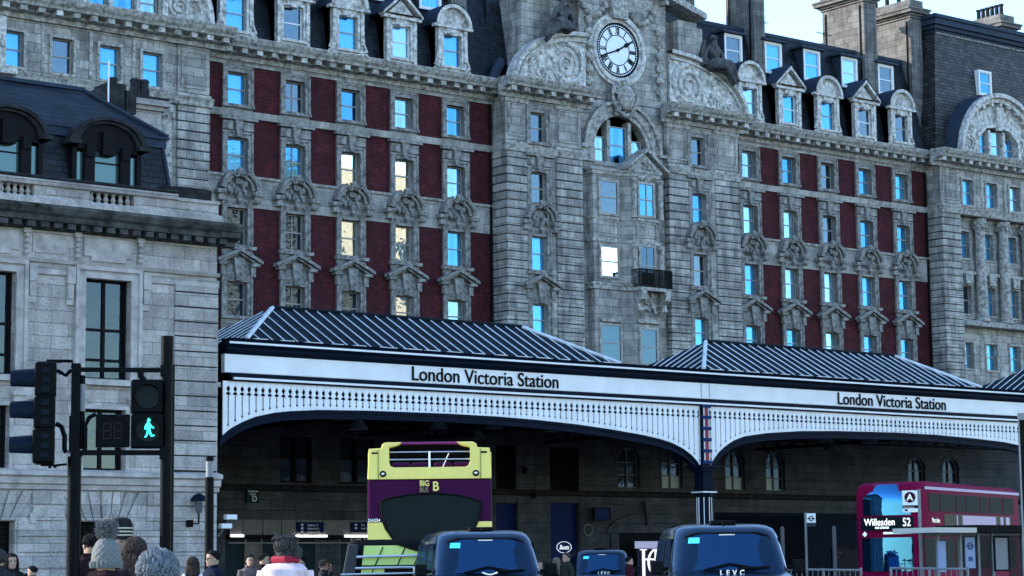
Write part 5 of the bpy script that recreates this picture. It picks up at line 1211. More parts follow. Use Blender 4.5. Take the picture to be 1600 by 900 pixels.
for w_ in (1.3,1.5,1.5,1.5,1.5,1.5): m=MB(); m.box(1.264,1.274,y,y+w_,1.3,2.4); m.build('lower_window',M_busg,rb,loc=(0,0,0)); y+=w_+.12
for s in (-1,1): m=MB(); m.box(s*1.35-.08,s*1.35+.08,-.25,-.15,2.0,2.4); m.tube([(s*1.2,-.05,2.5),(s*1.35,-.2,2.4)],.025,5); m.build('wing_mirror',M_rubber,rb,loc=(0,0,0),bevel=.03); m=MB(); m.blob((s*.9,-.02,.8),.14,.08,.1); m.build('headlight',M_lampg,rb,loc=(0,0,0),smooth=True)
for x in (-1.24,1.24):
    for y in (2.3,7.9): wheel(rb,x,y,.48,.3)
# ---------------------------------------------------------------- traffic and crossing signals on the near pavement
SC=150.0
p=at(114,22.7,0); sg=empty('crossing_signal',(p.x,p.y,0),face_cam(p),'black two-pole crossing signal with a lit green walking man, left of the crowd','traffic light')
L=lambda u,v:((u-114)/SC,(902-v)/SC+1.3)
def lb(m,u0,u1,v0,v1,y0,y1,mat=None): x0,z1=L(u0,v0); x1,z0=L(u1,v1); m.box(x0,x1,y0,y1,z0,z1,mat)
M_sig=plain('signal_black',(.003,.004,.005),.4,var=.3)
M_siggrey=plain('galvanised_grey',(.20,.21,.22),.4,var=.3)
m=MB(); m.tube([(0,0,0),(0,0,L(0,712)[1])],.073,14); lb(m,107,121,565,715,-.05,.05); m.tube([(0,0,L(0,808)[1]-.04),(0,0,L(0,808)[1]+.04)],.08,14); m.build('pole',M_sig,sg,loc=(0,0,0),smooth=True)
m=MB(); x=L(258,0)[0]; m.tube([(x-.01,0,0),(x-.01,0,L(0,520)[1])],.062,14); m.tube([(x+.05,.02,0),(x+.05,.02,L(0,565)[1])],.025,8); m.tube([(x-.01,0,L(0,564)[1]),(x-.01,0,L(0,520)[1])],.068,14); m.build('pole',M_sig,sg,loc=(0,0,0),smooth=True)
m=MB(); x=L(124,0)[0]; m.tube([(x,.06,L(0,700)[1]),(x,.06,L(0,583)[1])],.035,10,M_sig); m.tube([(x,.055,L(0,640)[1]),(x,.055,L(0,597)[1])],.038,10,M_siggrey); m.tube([(x-.1,0,L(0,706)[1]),(x-.1,0,L(0,648)[1])],.03,8,M_sig); m.build('detector_tube',M_sig,sg,loc=(0,0,0),smooth=True)
for v0,v1 in ((571,578),(702,710)):
    m=MB(); lb(m,118,253,v0,v1,-.03,.03); lb(m,112,122,v0-4,v1+5,-.06,.06); lb(m,246,256,v0-5,v1+6,-.06,.06); m.build('crossbar',M_sig,sg,loc=(0,0,0),bevel=.006)
h=MB(); 
lb(h,51,84,566,617,-.16,.16); lb(h,50,83,620,668,-.16,.16); lb(h,49,83,671,722,-.16,.16); lb(h,53,82,564,724,-.14,.14)
vh=h.build('vehicle_signal_head',M_sig,sg,loc=(0,0,0),bevel=.012)
m=MB()
for v0 in (570,621,673):
    for k in range(3): lb(m,62,74,v0+3+k*15,v0+13+k*15,-.175,-.155)
m.build('moulded_recess',plain('signal_recess',(.007,.012,.018),.5),vh,loc=(0,0,0),bevel=.01)
for v in (593,643,698):
    m=MB(); x1,z=L(52,v); vs=[]; n=16
    for (xx,r0) in ((x1,.135),(x1-.26,.115)):
        for k in range(n+1): a=R(-25)+R(230)*k/n; vs.append((xx,-r0*math.cos(a),z+r0*math.sin(a)))
    m.add(vs,[(k,k+1,k+n+2,k+n+1) for k in range(n)])
    m.build('signal_hood',plain('hood_black',(.006,.012,.022),.4) if 'hood_black' not in MATS else MATS['hood_black'],vh,loc=(0,0,0),smooth=True)
    m=MB(); ring=[(x1+.003,-.125*math.cos(2*PI*k/18),z+.125*math.sin(2*PI*k/18)) for k in range(18)]; m.add(ring,[list(range(18))]); m.build('signal_lens',plain('unlit_lens',(.03,.02,.02),.2) if 'unlit_lens' not in MATS else MATS['unlit_lens'],vh,loc=(0,0,0))
m=MB()
a=L; P3=lambda u,v,y=0:(L(u,v)[0],y,L(u,v)[1])
m.tube([P3(68,563),P3(78,561),P3(108,561),P3(108,572)],.018,6); m.tube([P3(84,576),P3(92,580),P3(98,584),P3(107,575)],.022,6); m.tube([P3(84,660),P3(93,665),P3(98,680),P3(98,700),P3(101,706)],.026,8); m.tube([P3(70,724),P3(84,726),P3(102,724)],.014,6)
lb(m,68,92,559,564,-.03,.03); lb(m,62,80,722,727,-.03,.03); m.tube([P3(76,727),P3(76,730)],.02,6); m.tube([P3(84,726),P3(84,730)],.02,6)
m.tube([P3(146,645),P3(136,650),P3(130,662),P3(130,700),P3(122,712)],.022,8); m.tube([P3(213,571),P3(216,585),P3(222,593)],.035,8); m.build('bracket',M_sig,sg,loc=(0,0,0),smooth=True)
h=MB(); lb(h,200,249,592,643,-.1,.12); lb(h,201,250,646,698,-.1,.12); lb(h,202,248,590,699,-.06,.1)
ph=h.build('pedestrian_signal_head',M_sig,sg,loc=(0,0,0),bevel=.01)
def local_disc(m,cx,cz,r0,r1,y,y1,a0=0,a1=2*PI): m.disc(cx,y,cz,r0,r1,y1,24,None,a0,a1)
for u,v in ((226,618),(227,671)):
    m=MB(); cx,cz=L(u,v); local_disc(m,cx,cz,.125,.14,-.2,-.08,R(-20),R(200)); m.build('lens_visor',M_sig,ph,loc=(0,0,0),smooth=True)
    m=MB(); local_disc(m,cx,cz,0,.125,-.112,-.09); m.build('lens',plain('dark_lens',(.006,.012,.016),.15) if 'dark_lens' not in MATS else MATS['dark_lens'],ph,loc=(0,0,0))
M_green=glow('walking_green_light',(.02,.95,.72),1.3)
m=MB(); cx,cz=L(228,669); s=.0068
def gp(pts,dy=0): m.add([(cx+x*s,-.118-dy,cz+z*s) for x,z in pts],[list(range(len(pts)))])
gp([(-2.2,9.8),(0,10.2),(2.6,8),(4,5),(8.2,1.8),(7.2,.2),(3.2,3),(2.4,-1),(2.6,-4),(5.6,-10.2),(8.4,-9.2),(8.6,-10.8),(5,-12.6),(3.6,-12),(.2,-5.2),(-3,-12.6),(-6.2,-13.4),(-5.8,-11.8),(-4.2,-11),(-2.4,-3.2),(-3.4,2),(-4.6,-1),(-6.2,-1),(-6.2,2.2),(-4.6,6.6)])
gp([(2.4*math.cos(2*PI*k/12),13.0+2.5*math.sin(2*PI*k/12)) for k in range(12)],.001); m.build('green_man',M_green,ph,loc=(0,0,0))
h=MB(); lb(h,146,199,646,697,-.08,.1); cd=h.build('countdown_unit',M_sig,sg,loc=(0,0,0),bevel=.01)
m=MB(); cx,cz=L(172,672); local_disc(m,cx,cz,.15,.163,-.1,-.075); m.build('countdown_rim',M_sig,cd,loc=(0,0,0))
m=MB()
for dx in (-.055,.055):
    for z in (-.08,0,.08): m.box(cx+dx-.035,cx+dx+.035,-.09,-.079,cz+z-.005,cz+z+.005)
    for xx in (-.038,.038):
        for z in (-.04,.04): m.box(cx+dx+xx-.005,cx+dx+xx+.005,-.0905,-.0785,cz+z-.033,cz+z+.033)
m.build('unlit_digits',plain('unlit_segment',(.03,.02,.02),.4),cd,loc=(0,0,0))
# small lamp column, wall lamp, cameras on the corner pier
p=at(326.5,34,0); o=empty('lamp_column',(p.x,p.y,0),face_cam(p),'slim black column with a pale grey sleeve before the office corner','column'); 
zt=(900-712)/100+1.3
m=MB(); m.tube([(0,0,0),(0,0,zt-.33)],.07,12); m.build('shaft',M_sig,o,loc=(0,0,0),smooth=True); m=MB(); m.tube([(0,0,zt-.33),(0,0,zt-.08)],.06,12); m.build('grey_sleeve',M_siggrey,o,loc=(0,0,0),smooth=True); m=MB(); m.tube([(0,0,zt-.08),(0,0,zt)],.065,12); m.build('cap',M_sig,o,loc=(0,0,0),smooth=True)
x,z=P(312,787,59.6); o=empty('wall_lamp',(x,LY-.05,z-.3),0,'dark hooded lamp fixed to the office wall by the slim column','lamp')
m=MB(); m.lathe([(.27,.28),(.25,.36),(.17,.46),(.05,.52)],(x,LY-.35,z-.2),14); m.build('hood',M_navy,o,smooth=True); m=MB(); m.lathe([(.06,-.1),(.11,.0),(.12,.26)],(x,LY-.35,z-.2),10); m.build('lantern_glass',plain('lamp_glass_dark',(.10,.11,.12),.2),o,smooth=True)
m=MB(); m.tube([(x,LY-.35,z-.3),(x,LY-.35,z-.62),(x-.2,LY-.2,z-.62),(x-.2,LY,z-.62)],.03,6); m.box(x-.28,x-.12,LY-.22,LY,z-.72,z-.5); m.build('bracket',M_sig,o)
x,z=P(70,808,59.8); 
for i,(u,v,k) in enumerate(((360,808,'upper'),(352,822,'lower'))):
    x,z=P(u,v,60.2); o=empty('wall_camera',(x,60.2,z),0,'white security camera, '+('upper' if i==0 else 'lower')+' of the two on the corner pier','camera'); m=MB(); m.box(x-.2,x+.2,60.1,60.3,z-.08,z+.08); m.build('housing',M_wframe,o,bevel=.02); m=MB(); m.tube([(x,60.3,z-.1),(x-.1,60.45,z-.3),(x-.3,60.7,z-.3)],.03,6); m.build('arm',M_siggrey,o)
x,z=P(52,810,59.9); o=MB(); o.box(x-.1,x+.1,LY-.1,LY-.06,z-.16,z+.16); tag(o.build('intercom_box',M_ltrim,None,bevel=.02),'small grey oval-cornered box on the wall above the louvred opening','box')
# ---- bus stop flags, shelter, guard rails, right-hand totem
def flag(name,u,vtop,dist,w,h,label,big):
    p=at(u,dist,.12); s=3400/dist; hz=889; o=empty(name,(p.x,p.y,.12),face_cam(p),label,'bus stop sign')
    zt=(hz-vtop)/s+1.18; m=MB(); m.tube([(0,0,0),(0,0,zt+.03)],.05,10); m.build('post',M_siggrey,o,loc=(0,0,0),smooth=True)
    sx=-1 if big else 1
    a,b=(-w-.04,-.04) if big else (.04,.04+w)
    m=MB(); m.box(a,b,-.03,.03,zt-h,zt); f=m.build('flag',M_white,o,loc=(0,0,0)); c=(a+b)/2
    if big:
        m=MB(); m.disc(c,-.04,zt-w*.45,0,w*.36,-.03,24); m.build('red_disc',plain('stop_dark_red',(.05,.006,.02),.5),f,loc=(0,0,0)); text('stop_letter','A',w*.58,M_hl,f,(c-w*.2,-.05,zt-w*.45-w*.2),ext=.005,bold=.006)
        m=MB(); m.box(a,b,-.035,-.03,zt-h*.82,zt-h*.68); m.build('name_band',M_rubber,f,loc=(0,0,0)); text('stop_lettering','Victoria Station',w*.11,M_hl,f,(a+.03,-.045,zt-h*.79),ext=.003)
        m=MB(); m.box(a+.06,a+.14,-.035,-.03,zt-h*.95,zt-h*.86); m.build('bus_symbol',M_rubber,f,loc=(0,0,0))
    else:
        m=MB(); m.disc(c,-.04,zt-h*.4,w*.2,w*.3,-.03,20); m.box(c-w*.42,c+w*.42,-.045,-.03,zt-h*.44,zt-h*.37); m.build('roundel',M_rubber,f,loc=(0,0,0)); m=MB(); m.box(a,b,-.035,-.03,zt-h,zt-h*.72); m.build('name_band',plain('band_slate',(.04,.05,.07),.5),f,loc=(0,0,0))
    return o
flag('bus_stop_flag',1440,767,62,.43,.62,'bus stop flag lettered A on a silver post before the crimson bus',True)
flag('bus_stop_flag',1261,801,80,.33,.48,'small roundel bus stop flag on a pale post, right of the largest cab',False)
p0=at(1436,60,.12); o=empty('bus_shelter',(p0.x,p0.y,.12),0,'glass bus shelter with poster panels in front of the crimson bus','shelter')
def SX(u): # x along a shelter line running parallel to the station front
    x,_=P(u,880,p0.y); return x
m=MB(); m.box(SX(1435),SX(1502),p0.y-.6,p0.y+.9,2.28,2.42); m.build('roof_edge',plain('shelter_cream',(.55,.53,.47),.5),o)
m=MB(); m.box(SX(1502)+.0,SX(1625),p0.y-.5,p0.y+.9,2.3,2.5); m.build('roof',M_rubber,o)
for u in (1466,1501,1529,1551,1598): m=MB(); x=SX(u); m.box(x-.04,x+.04,p0.y-.04,p0.y+.04,.12,2.35); m.build('post',M_siggrey,o)
for a,b in ((1503,1528),(1531,1550),(1576,1597)):
    m=MB(); m.box(SX(a),SX(b),p0.y-.01,p0.y+.01,.3,2.2); m.build('glass_panel',glassy('shelter_glass',(.3,.4,.5),.02,(.5,.55,.6),.02,True) if 'shelter_glass' not in MATS else MATS['shelter_glass'],o)
M_pp=plain('pale_blue_poster',(.25,.33,.52),.5); M_gp=plain('grey_panel',(.20,.215,.24),.4)
m=MB(); m.box(SX(1507),SX(1522),p0.y-.05,p0.y-.02,1.3,2.16); po=m.build('route_poster',M_pp,o)
m=MB(); c=(SX(1507)+SX(1522))/2; m.disc(c,p0.y-.07,1.92,.07,.11,p0.y-.05,18); m.box(c-.15,c+.15,p0.y-.075,p0.y-.05,1.9,1.94); m.box(c-.08,c+.08,p0.y-.07,p0.y-.05,1.5,1.62); m.build('roundel_print',plain('poster_ink',(.03,.06,.2),.5),po)
m=MB(); m.box(SX(1553),SX(1573),p0.y-.06,p0.y+.0,1.25,2.15); pg=m.build('advert_case',M_gp,o); m=MB(); ringbox(m,SX(1553),SX(1573),1.25,2.15,.05,p0.y-.08,p0.y); m.build('case_frame',M_rubber,pg)
m=MB(); m.box(SX(1464),SX(1476),p0.y-.06,p0.y-.03,1.2,2.05); m.build('timetable_case',M_pp,o)
m=MB(); m.box(SX(1480),SX(1598),p0.y+.3,p0.y+.6,.5,.6); m.build('bench',M_siggrey,o)
def rail_(u0,u1,dist,label):
    a,b=at(u0,dist,.12),at(u1,dist,.12); d=(b-a); Ln=d.length; o=empty('guard_rail',(a.x,a.y,.12),math.atan2(d.y,d.x),label,'railing')
    m=MB(); m.tube([(0,0,1.2),(Ln,0,1.16)],.03,6); m.tube([(0,0,.25),(Ln,0,.25)],.02,6); m.build('top_rail',M_siggrey,o,loc=(0,0,0))
    m=MB(); n=int(Ln/.12)
    for k in range(n): x=Ln*k/n; m.tube([(x,0,.25),(x,0,1.18)],.01,4,cap=False)
    m.build('bars',M_siggrey,o,loc=(0,0,0)); 
    for x in (0,Ln/2,Ln): m=MB(); m.tube([(x,0,0),(x,0,1.22)],.03,8); m.build('post',M_siggrey,o,loc=(0,0,0))
rail_(1228,1345,52,'grey guard rail between the largest cab and the crimson bus'); rail_(1392,1512,50,'grey guard rail in front of the crimson bus and shelter')
for i,(u,vt,d) in enumerate(((1224,826,70),(1305,826,72))):
    p=at(u,d,.12); m=MB(); zt=(891-vt)/(3400/d)+1.18; m.tube([(0,0,0),(0,0,zt)],.06,8); m.lathe([(.07,0),(.03,.06)],(0,0,zt),8); o=m.build('slim_post',plain('post_dull_grey',(.10,.10,.11),.5) if 'post_dull_grey' not in MATS else MATS['post_dull_grey'],None,loc=(p.x,p.y,.12),smooth=True); tag(o,('dull grey post just right of the largest cab' if i==0 else 'dull grey post midway between the roundel stop and crimson bus'),'post')
p=at(1618,25,.0); o=empty('information_totem',(p.x,p.y,0),face_cam(p),'tall dark green totem cut off by the right edge of the photo','totem')
m=MB(); m.box(-.11,.6,-.08,.08,0,(887-646)/136+1.3); m.build('panel',plain('totem_green',(.006,.010,.007),.45),o,loc=(0,0,0)); m=MB(); m.box(-.13,.62,-.1,.1,(887-646)/136+1.3,(887-646)/136+1.22); m.box(-.13,-.11,-.09,.09,0,(887-646)/136+1.3); m.build('trim',M_siggrey,o,loc=(0,0,0))
# dark shop poster with pink lettering behind the slim posts
x0,z1=P(1298,856,BY-1.5); x1,z0=P(1342,900,BY-1.5); m=MB(); m.box(x0,x1,BY-1.6,BY-1.5,.3,z1); o=m.build('dark_poster_board',plain('board_black',(.01,.008,.014),.5),None,loc=(0,0,0)); tag(o,'black board with dull pink lettering left of the crimson bus','board'); 
for k,w_ in enumerate(('VICTORIA','PLACE')): text('board_lettering',w_,.17,plain('dull_pink_ink',(.16,.03,.08),.6) if 'dull_pink_ink' not in MATS else MATS['dull_pink_ink'],o,(x0+.1,BY-1.61,z1-.3-.25*k),ext=.003,sx=.8)
# ---------------------------------------------------------------- building across the street, mirrored in the hotel's windows
ro=empty('office_across_street',(110,-15,0),0,'pale stone office block across the street, mirrored in the hotel windows','building')
hs=[]
m=MB(); m.box(98,128,-45,12,0,41)
M_op=plain('pale_office_stone',(.55,.50,.38),.8,var=.25,vs=.3); ob_=m.build('walls',M_op,ro)
m=MB()
for k in range(11):
    for j in range(9): m.box(97.85,98.0,-43+k*5,-40+k*5,4+j*4,6.3+j*4)
    if k<6:
        for j in range(9): m.box(100+k*4.8,102.8+k*4.8,12.0,12.15,4+j*4,6.3+j*4)
g=m.build('windows',M_glassd,ob_)
g['kind']='stuff'
# ---------------------------------------------------------------- people
SK={}
def skin(c): 
    k='skin_%d'%int(c[0]*100)
    return MATS.get(k) or plain(k,c,.5,spec=.3)
M_eye=plain('eye_dark',(.015,.012,.01),.2); M_lip=plain('lip',(.30,.09,.08),.5)
def cloth(name,c): return MATS.get(name) or plain(name,c,.85,var=.3,vs=9,bmp=.003)
def hairm(name,c): return MATS.get(name) or plain(name,c,.8,var=.45,vs=22,spec=.1)
def ring(z,rx,ry,cx=0,cy=0,n=20,f=None):
    r=[]
    for k in range(n):
        a=2*PI*k/n; x,y=rx*math.sin(a),-ry*math.cos(a); dx=dy=0
        if f: dx,dy=f(a,z)
        r.append((cx+x+dx,cy+y+dy,z))
    return r
def head_rings(H,cy=0.0,s=1.0):
    # real-size head, chin at H-.235*s
    hh=.235*s; t=H; R_=[]
    tab=[(-1.06,.050,.055,.022),(-1.0,.056,.070,.004),(-.93,.062,.084,-.004),(-.82,.067,.092,-.002),(-.7,.071,.096,.0),(-.6,.074,.098,.0),(-.5,.076,.099,.002),(-.4,.078,.100,.004),(-.28,.078,.101,.006),(-.16,.072,.094,.008),(-.07,.055,.074,.008),(-.015,.030,.042,.008),(0,.006,.008,.008)]
    def f(a,z):
        q=(z-t)/hh; d=abs((a+PI)%(2*PI)-PI); dx=dy=0
        if d<.36: 
            w_=1-d/.36
            if -.72<q<-.45: dy-=.026*w_*max(0,(.0+(-.45-q)/.25)) if q>-.70 else .01*w_
        if .3<d<.62 and -.56<q<-.42: dy+=.010
        if d<.3 and -.9<q<-.78: dy-=.006*(1-d/.3)
        if d<.5 and q<-.92: dy-=.008
        return dx*s,dy*s
    for q,rx,ry,c in tab: R_.append(ring(t+q*hh,rx*s,ry*s,0,cy+c*s,24,f))
    return R_
def hand(mb,w,d,up,s,mat=None,side=1):
    """w wrist, d direction of the fingers, up = back of the hand"""
    w=Vector(w); d=Vector(d).normalized(); up=Vector(up); lat=d.cross(up).normalized(); up=lat.cross(d).normalized()
    def pt(a,b,c): return w+d*a*s+lat*b*s+up*c*s
    rings=[]
    for a,hw,th in ((0,.026,.02),(.03,.036,.018),(.07,.042,.015),(.095,.04,.012)):
        rings.append([tuple(pt(a,hw*math.cos(2*PI*k/10),th*math.sin(2*PI*k/10))) for k in range(10)])
    loft(mb,rings,mat)
    for i,(b,l) in enumerate(((-.031,.062),(-.011,.075),(.010,.070),(.030,.055))):
        mb.tube([pt(.085,b,0),pt(.085+l*.5,b*1.1,-.008),pt(.085+l*.8,b*1.12,-.024),pt(.085+l,b*1.12,-.042)],[.0095,.009,.008,.006],6,mat)
    t=side; mb.tube([pt(.02,-.03*t,0),pt(.05,-.052*t,-.008),pt(.078,-.058*t,-.02),(pt(.098,-.05*t,-.032))],[.012,.011,.010,.007],6,mat)
def person(u,dist,H,f,label,coat,hair,style,skc=(.45,.28,.20),trous=(.02,.022,.03),group=None,z0=.0,pose=None,extra=None,lean=0):
    p=at(u,dist,z0); o=empty('person',(p.x,p.y,z0),face_cam(p,f),label,'person',group)
    k=H/1.72; M_s=skin(skc); b=MB(); HT=H
    rr=[(.86,.155,.11,0),(.95,.165,.115,0),(1.05,.145,.10,0),(1.15,.14,.098,0),(1.27,.165,.115,0),(1.36,.185,.112,.005),(1.42,.17,.098,.01),(1.455,.10,.075,.015),(1.475,.058,.058,.018)]
    rings=[ring(z*k,rx*k,ry*k,0,cy*k,24) for z,rx,ry,cy in rr]+head_rings(HT,0,k)
    loft(b,rings)
    for s in (-1,1):     # ears, legs, arms, hands
        b.blob((s*.078*k,.01,HT-.125*k),.012*k,.022*k,.034*k,None,8,6)
        b.tube([(s*.09*k,0,.9*k),(s*.095*k,-.005,.5*k),(s*.095*k,.01,.09*k)],[.085*k,.056*k,.038*k],12); b.tube([(s*.095*k,.06*k,.045*k),(s*.1*k,-.08*k,.04*k),(s*.105*k,-.17*k,.03*k)],[.04*k,.042*k,.03*k],8)
    sh=1.405*k; el=[]; 
    for s in (-1,1):
        if pose=='mouth' and s==-1: pts=[(s*.18*k,0,sh),(s*.24*k,-.05*k,sh-.26*k),(s*.06*k,-.16*k,HT-.24*k)]; hd=((-s*.2,-.1,1),(0,-1,.2))
        elif pose=='bag' : pts=[(s*.18*k,0,sh),(s*.26*k,.02*k,sh-.28*k),(s*.2*k,-.16*k,sh-.4*k)]; hd=((0,-1,-.3),(s,0,.2))
        else: pts=[(s*.18*k,0,sh),(s*.235*k,.02*k,sh-.29*k),(s*.235*k,-.06*k,sh-.55*k)]; hd=((0,-.2,-1),(s,0,0))
        el.append(pts); b.tube(pts,[.05*k,.038*k,.026*k],10); hand(b,pts[2],hd[0],hd[1],k,None,s)
    bo=b.build('body',M_s,o,loc=(0,0,0),smooth=True)
    e=MB()
    for s in (-1,1): e.blob((s*.031*k,-.088*k,HT-.118*k),.013*k,.010*k,.007*k,None,8,5); e.box(s*.031*k-.018*k,s*.031*k+.018*k,-.1*k,-.09*k,HT-.098*k,HT-.093*k)
    e.build('eyes',M_eye,bo,loc=(0,0,0)); e=MB(); e.blob((0,-.094*k,HT-.186*k),.026*k,.008*k,.008*k,None,10,5); e.build('mouth',M_lip,bo,loc=(0,0,0))
    cm=cloth(*coat); c=MB(); cr=[(.80,.20,.145,0),(.95,.195,.14,0),(1.1,.175,.125,0),(1.25,.19,.135,0),(1.36,.212,.135,.005),(1.425,.195,.118,.012),(1.46,.12,.095,.018),(1.49,.085,.082,.02)]
    loft(c,[ring(z*k,rx*k,ry*k,0,cy*k,24,lambda a,zz:(.006*math.sin(a*5+zz*20),.006*math.cos(a*7+zz*15))) for z,rx,ry,cy in cr],None,False)
    for pts in el: 
        q=Vector(pts[2])+(Vector(pts[2])-Vector(pts[1])).normalized()*-.02; c.tube([pts[0],tuple((Vector(pts[0])+Vector(pts[1]))/2+Vector((0,.008,0))),pts[1],tuple(q)],[.08*k,.072*k,.06*k,.048*k],12)
    co=c.build('coat',cm,o,loc=(0,0,0),smooth=True)
    c=MB(); c.tube([(-.07*k,-.06*k,1.475*k),(-.09*k,.03*k,1.5*k),(0,.09*k,1.5*k),(.09*k,.03*k,1.5*k),(.07*k,-.06*k,1.475*k)],.022*k,8); c.build('collar',cm,co,loc=(0,0,0),smooth=True)
    t=MB()
    for s in (-1,1): t.tube([(s*.09*k,0,.95*k),(s*.095*k,-.005,.5*k),(s*.095*k,.01,.08*k)],[.098*k,.072*k,.06*k],12)
    t.build('trousers',cloth('dark_trousers',trous),o,loc=(0,0,0),smooth=True)
    t=MB()
    for s in (-1,1): t.tube([(s*.095*k,.07*k,.045*k),(s*.1*k,-.08*k,.045*k),(s*.105*k,-.19*k,.032*k)],[.046*k,.05*k,.036*k],8)
    t.build('shoes',M_rubber,o,loc=(0,0,0),smooth=True)
    hm=hairm(*hair); h=MB(); rnd=random.Random(int(u))
    # scalp cap open over the face
    n=24; cap=[]
    vol=1.10 if style in('short','grey') else 1.14
    if style=='grey': vol=1.3
    for q in (0,-.04,-.12,-.22,-.32,-.42,-.55,-.68,-.80):
        row=[]
        for i in range(n):
            a=2*PI*i/n; d=abs((a+PI)%(2*PI)-PI)
            zz=q
            lim=-.22 if d<1.0 else (-.22-(d-1.0)*.55 if d<1.9 else -.8)
            if style=='short': lim=max(lim,-.62)
            if q<lim: zz=lim
            rx=.080*math.sqrt(max(.02,1-((zz+.42)/.46)**2)) if zz>-.42 else .080-.010*(-zz-.42); ry=rx*1.3
            j=1+rnd.uniform(-.05,.05); row.append((rx*vol*j*k*math.sin(a),(.008-ry*vol*j*math.cos(a))*k,HT+.014*k+zz*.235*k))
        cap.append(row)
    loft(h,cap,None,True)
    # locks combed from the crown over the scalp; long ones fall to the shoulders
    cnt={'short':110,'grey':230,'curly':170,'long':190}[style]; R0=.094*k*(vol/1.1)
    for i in range(cnt):
        a=rnd.uniform(0,2*PI); d=abs((a+PI)%(2*PI)-PI)
        if d<.9 and style!='short' and rnd.random()<.6: a=PI+rnd.uniform(-2.1,2.1); d=abs((a+PI)%(2*PI)-PI)
        e1=.75 if d<.95 else (1.2 if d<1.5 else 1.95)
        if style=='grey' and d>.9: e1=2.2
        if style=='short': e1=min(e1,1.75)
        sw=rnd.uniform(-.5,.5)*(1.4 if style in('grey','curly') else .5); e0=rnd.uniform(0,.75)*e1; pts=[]; rs=[]
        for q in range(7):
            e_=e0+(e1-e0)*q/6; aa=a+sw*q/6; rr=R0*(1.0+.05*math.sin(q*1.5+i)*(2.2 if style in('grey','curly') else 1))
            pts.append((rr*math.sin(e_)*math.sin(aa),.012*k-rr*1.24*math.sin(e_)*math.cos(aa),HT-.088*k+rr*1.02*math.cos(e_))); rs.append((.0075 if q<5 else .004)*k*(1.2 if style=='grey' else 1))
        if style=='long' and d>1.1:
            x,y,z=pts[-1]; L_=rnd.uniform(.22,.36)*k; w_=rnd.uniform(0,6)
            for q in range(1,6): pts.append((x*(1+.12*q/5)+.012*math.sin(q*1.4+w_),y*(1+.10*q/5)+.010*math.cos(q*1.7+w_),z-L_*q/5)); rs.append((.011 if q<5 else .003)*k)
        h.tube(pts,rs,5)
    h.build('hair',hm,o,loc=(0,0,0),smooth=True)
    if extra: extra(o,k,HT)
    return o
def beanie(o,k,H):
    m=MB(); n=96; rows=[]
    for j in range(34):
        t=j/33; z=H-.135*k+t*.245*k; r=.120*k*(1-.10*t)*math.sqrt(max(.02,1-max(0,(t-.30)/.71)**2)); am=min(1,r/.08)
        row=[]
        for i in range(n):
            a=2*PI*i/n; cb=.0065*am*abs(math.sin(6*a+1.1*math.sin(t*26)))+.0025*am*math.sin(48*a+j*PI)
            row.append(((r+cb)*math.sin(a),.01-(r*1.08+cb)*math.cos(a),z))
        rows.append(row)
    loft(m,rows); kn=plain('grey_cable_knit',(.16,.165,.16),.95,var=.3,vs=60); hb=m.build('knitted_hat',kn,o,loc=(0,0,0),smooth=True)
    m=MB(); rows=[]
    for t,dr in ((0,-.006),(.0,.004),(.5,.010),(1,.006),(1,-.004)):
        rows.append([((.122*k+dr+.006*math.cos(24*2*PI*i/n))*math.sin(2*PI*i/n),.01-(.131*k+dr+.006*math.cos(24*2*PI*i/n))*math.cos(2*PI*i/n),H-.15*k+t*.055*k) for i in range(n)])
    loft(m,rows); m.build('hat_cuff',kn,hb,loc=(0,0,0),smooth=True)
    m=MB(); m.tube([(-.10*k,-.06*k,H-.235*k),(-.115*k,.05*k,H-.22*k),(0,.125*k,H-.21*k),(.115*k,.05*k,H-.22*k),(.10*k,-.06*k,H-.235*k),(0,-.10*k,H-.25*k),(-.10*k,-.06*k,H-.235*k)],.045*k,8); m.build('scarf',cloth('burgundy_black_coat',(.022,.012,.015)),o,loc=(0,0,0),smooth=True)
    m=MB(); c=(0,.01,H+.165*k); m.blob(c,.066,.066,.066,None,12,8,.1); rn=random.Random(3)
    for i in range(900):
        a=rn.uniform(0,2*PI); e=math.acos(rn.uniform(-.8,1)); d=Vector((math.sin(e)*math.cos(a),math.sin(e)*math.sin(a),math.cos(e))); r=rn.uniform(.07,.088); side=Vector((rn.uniform(-1,1),rn.uniform(-1,1),rn.uniform(-1,1)))*.016
        m.tube([Vector(c)+d*.03,Vector(c)+d*r*.65+side*.4,Vector(c)+d*r+side],[.008,.006,.002],3,cap=False)
    m.build('pompom',plain('grey_fake_fur',(.18,.18,.18),.9,var=.3,vs=30),hb,loc=(0,0,0))
def tallcap(o,k,H):
    m=MB(); m.lathe([(.105*k,-.1*k),(.112*k,-.02*k),(.11*k,.05*k),(.085*k,.11*k),(.03*k,.13*k)],(0,.01,H),16,None); hb=m.build('cap',cloth('dark_cap',(.02,.02,.022)),o,loc=(0,0,0),smooth=True)
    m=MB(); 
    for z in (-.06,-.025,.01): m.lathe([(.113*k,z*k),(.1175*k,(z+.008)*k),(.113*k,(z+.016)*k)],(0,.01,H),16)
    m.build('cap_stripe',plain('cream_yellow_knit',(.55,.52,.38),.9),hb,loc=(0,0,0))
def glasses(o,k,H):
    m=MB()
    for s in (-1,1): m.disc(s*.032*k,-.108*k,H-.118*k,.019*k,.023*k,-.104*k,14); m.tube([(s*.055*k,-.105*k,H-.115*k),(s*.08*k,0,H-.115*k)],.003,4)
    m.tube([(-.01,-.107*k,H-.115*k),(.01,-.107*k,H-.115*k)],.003,4); m.build('glasses',M_rubber,o,loc=(0,0,0))
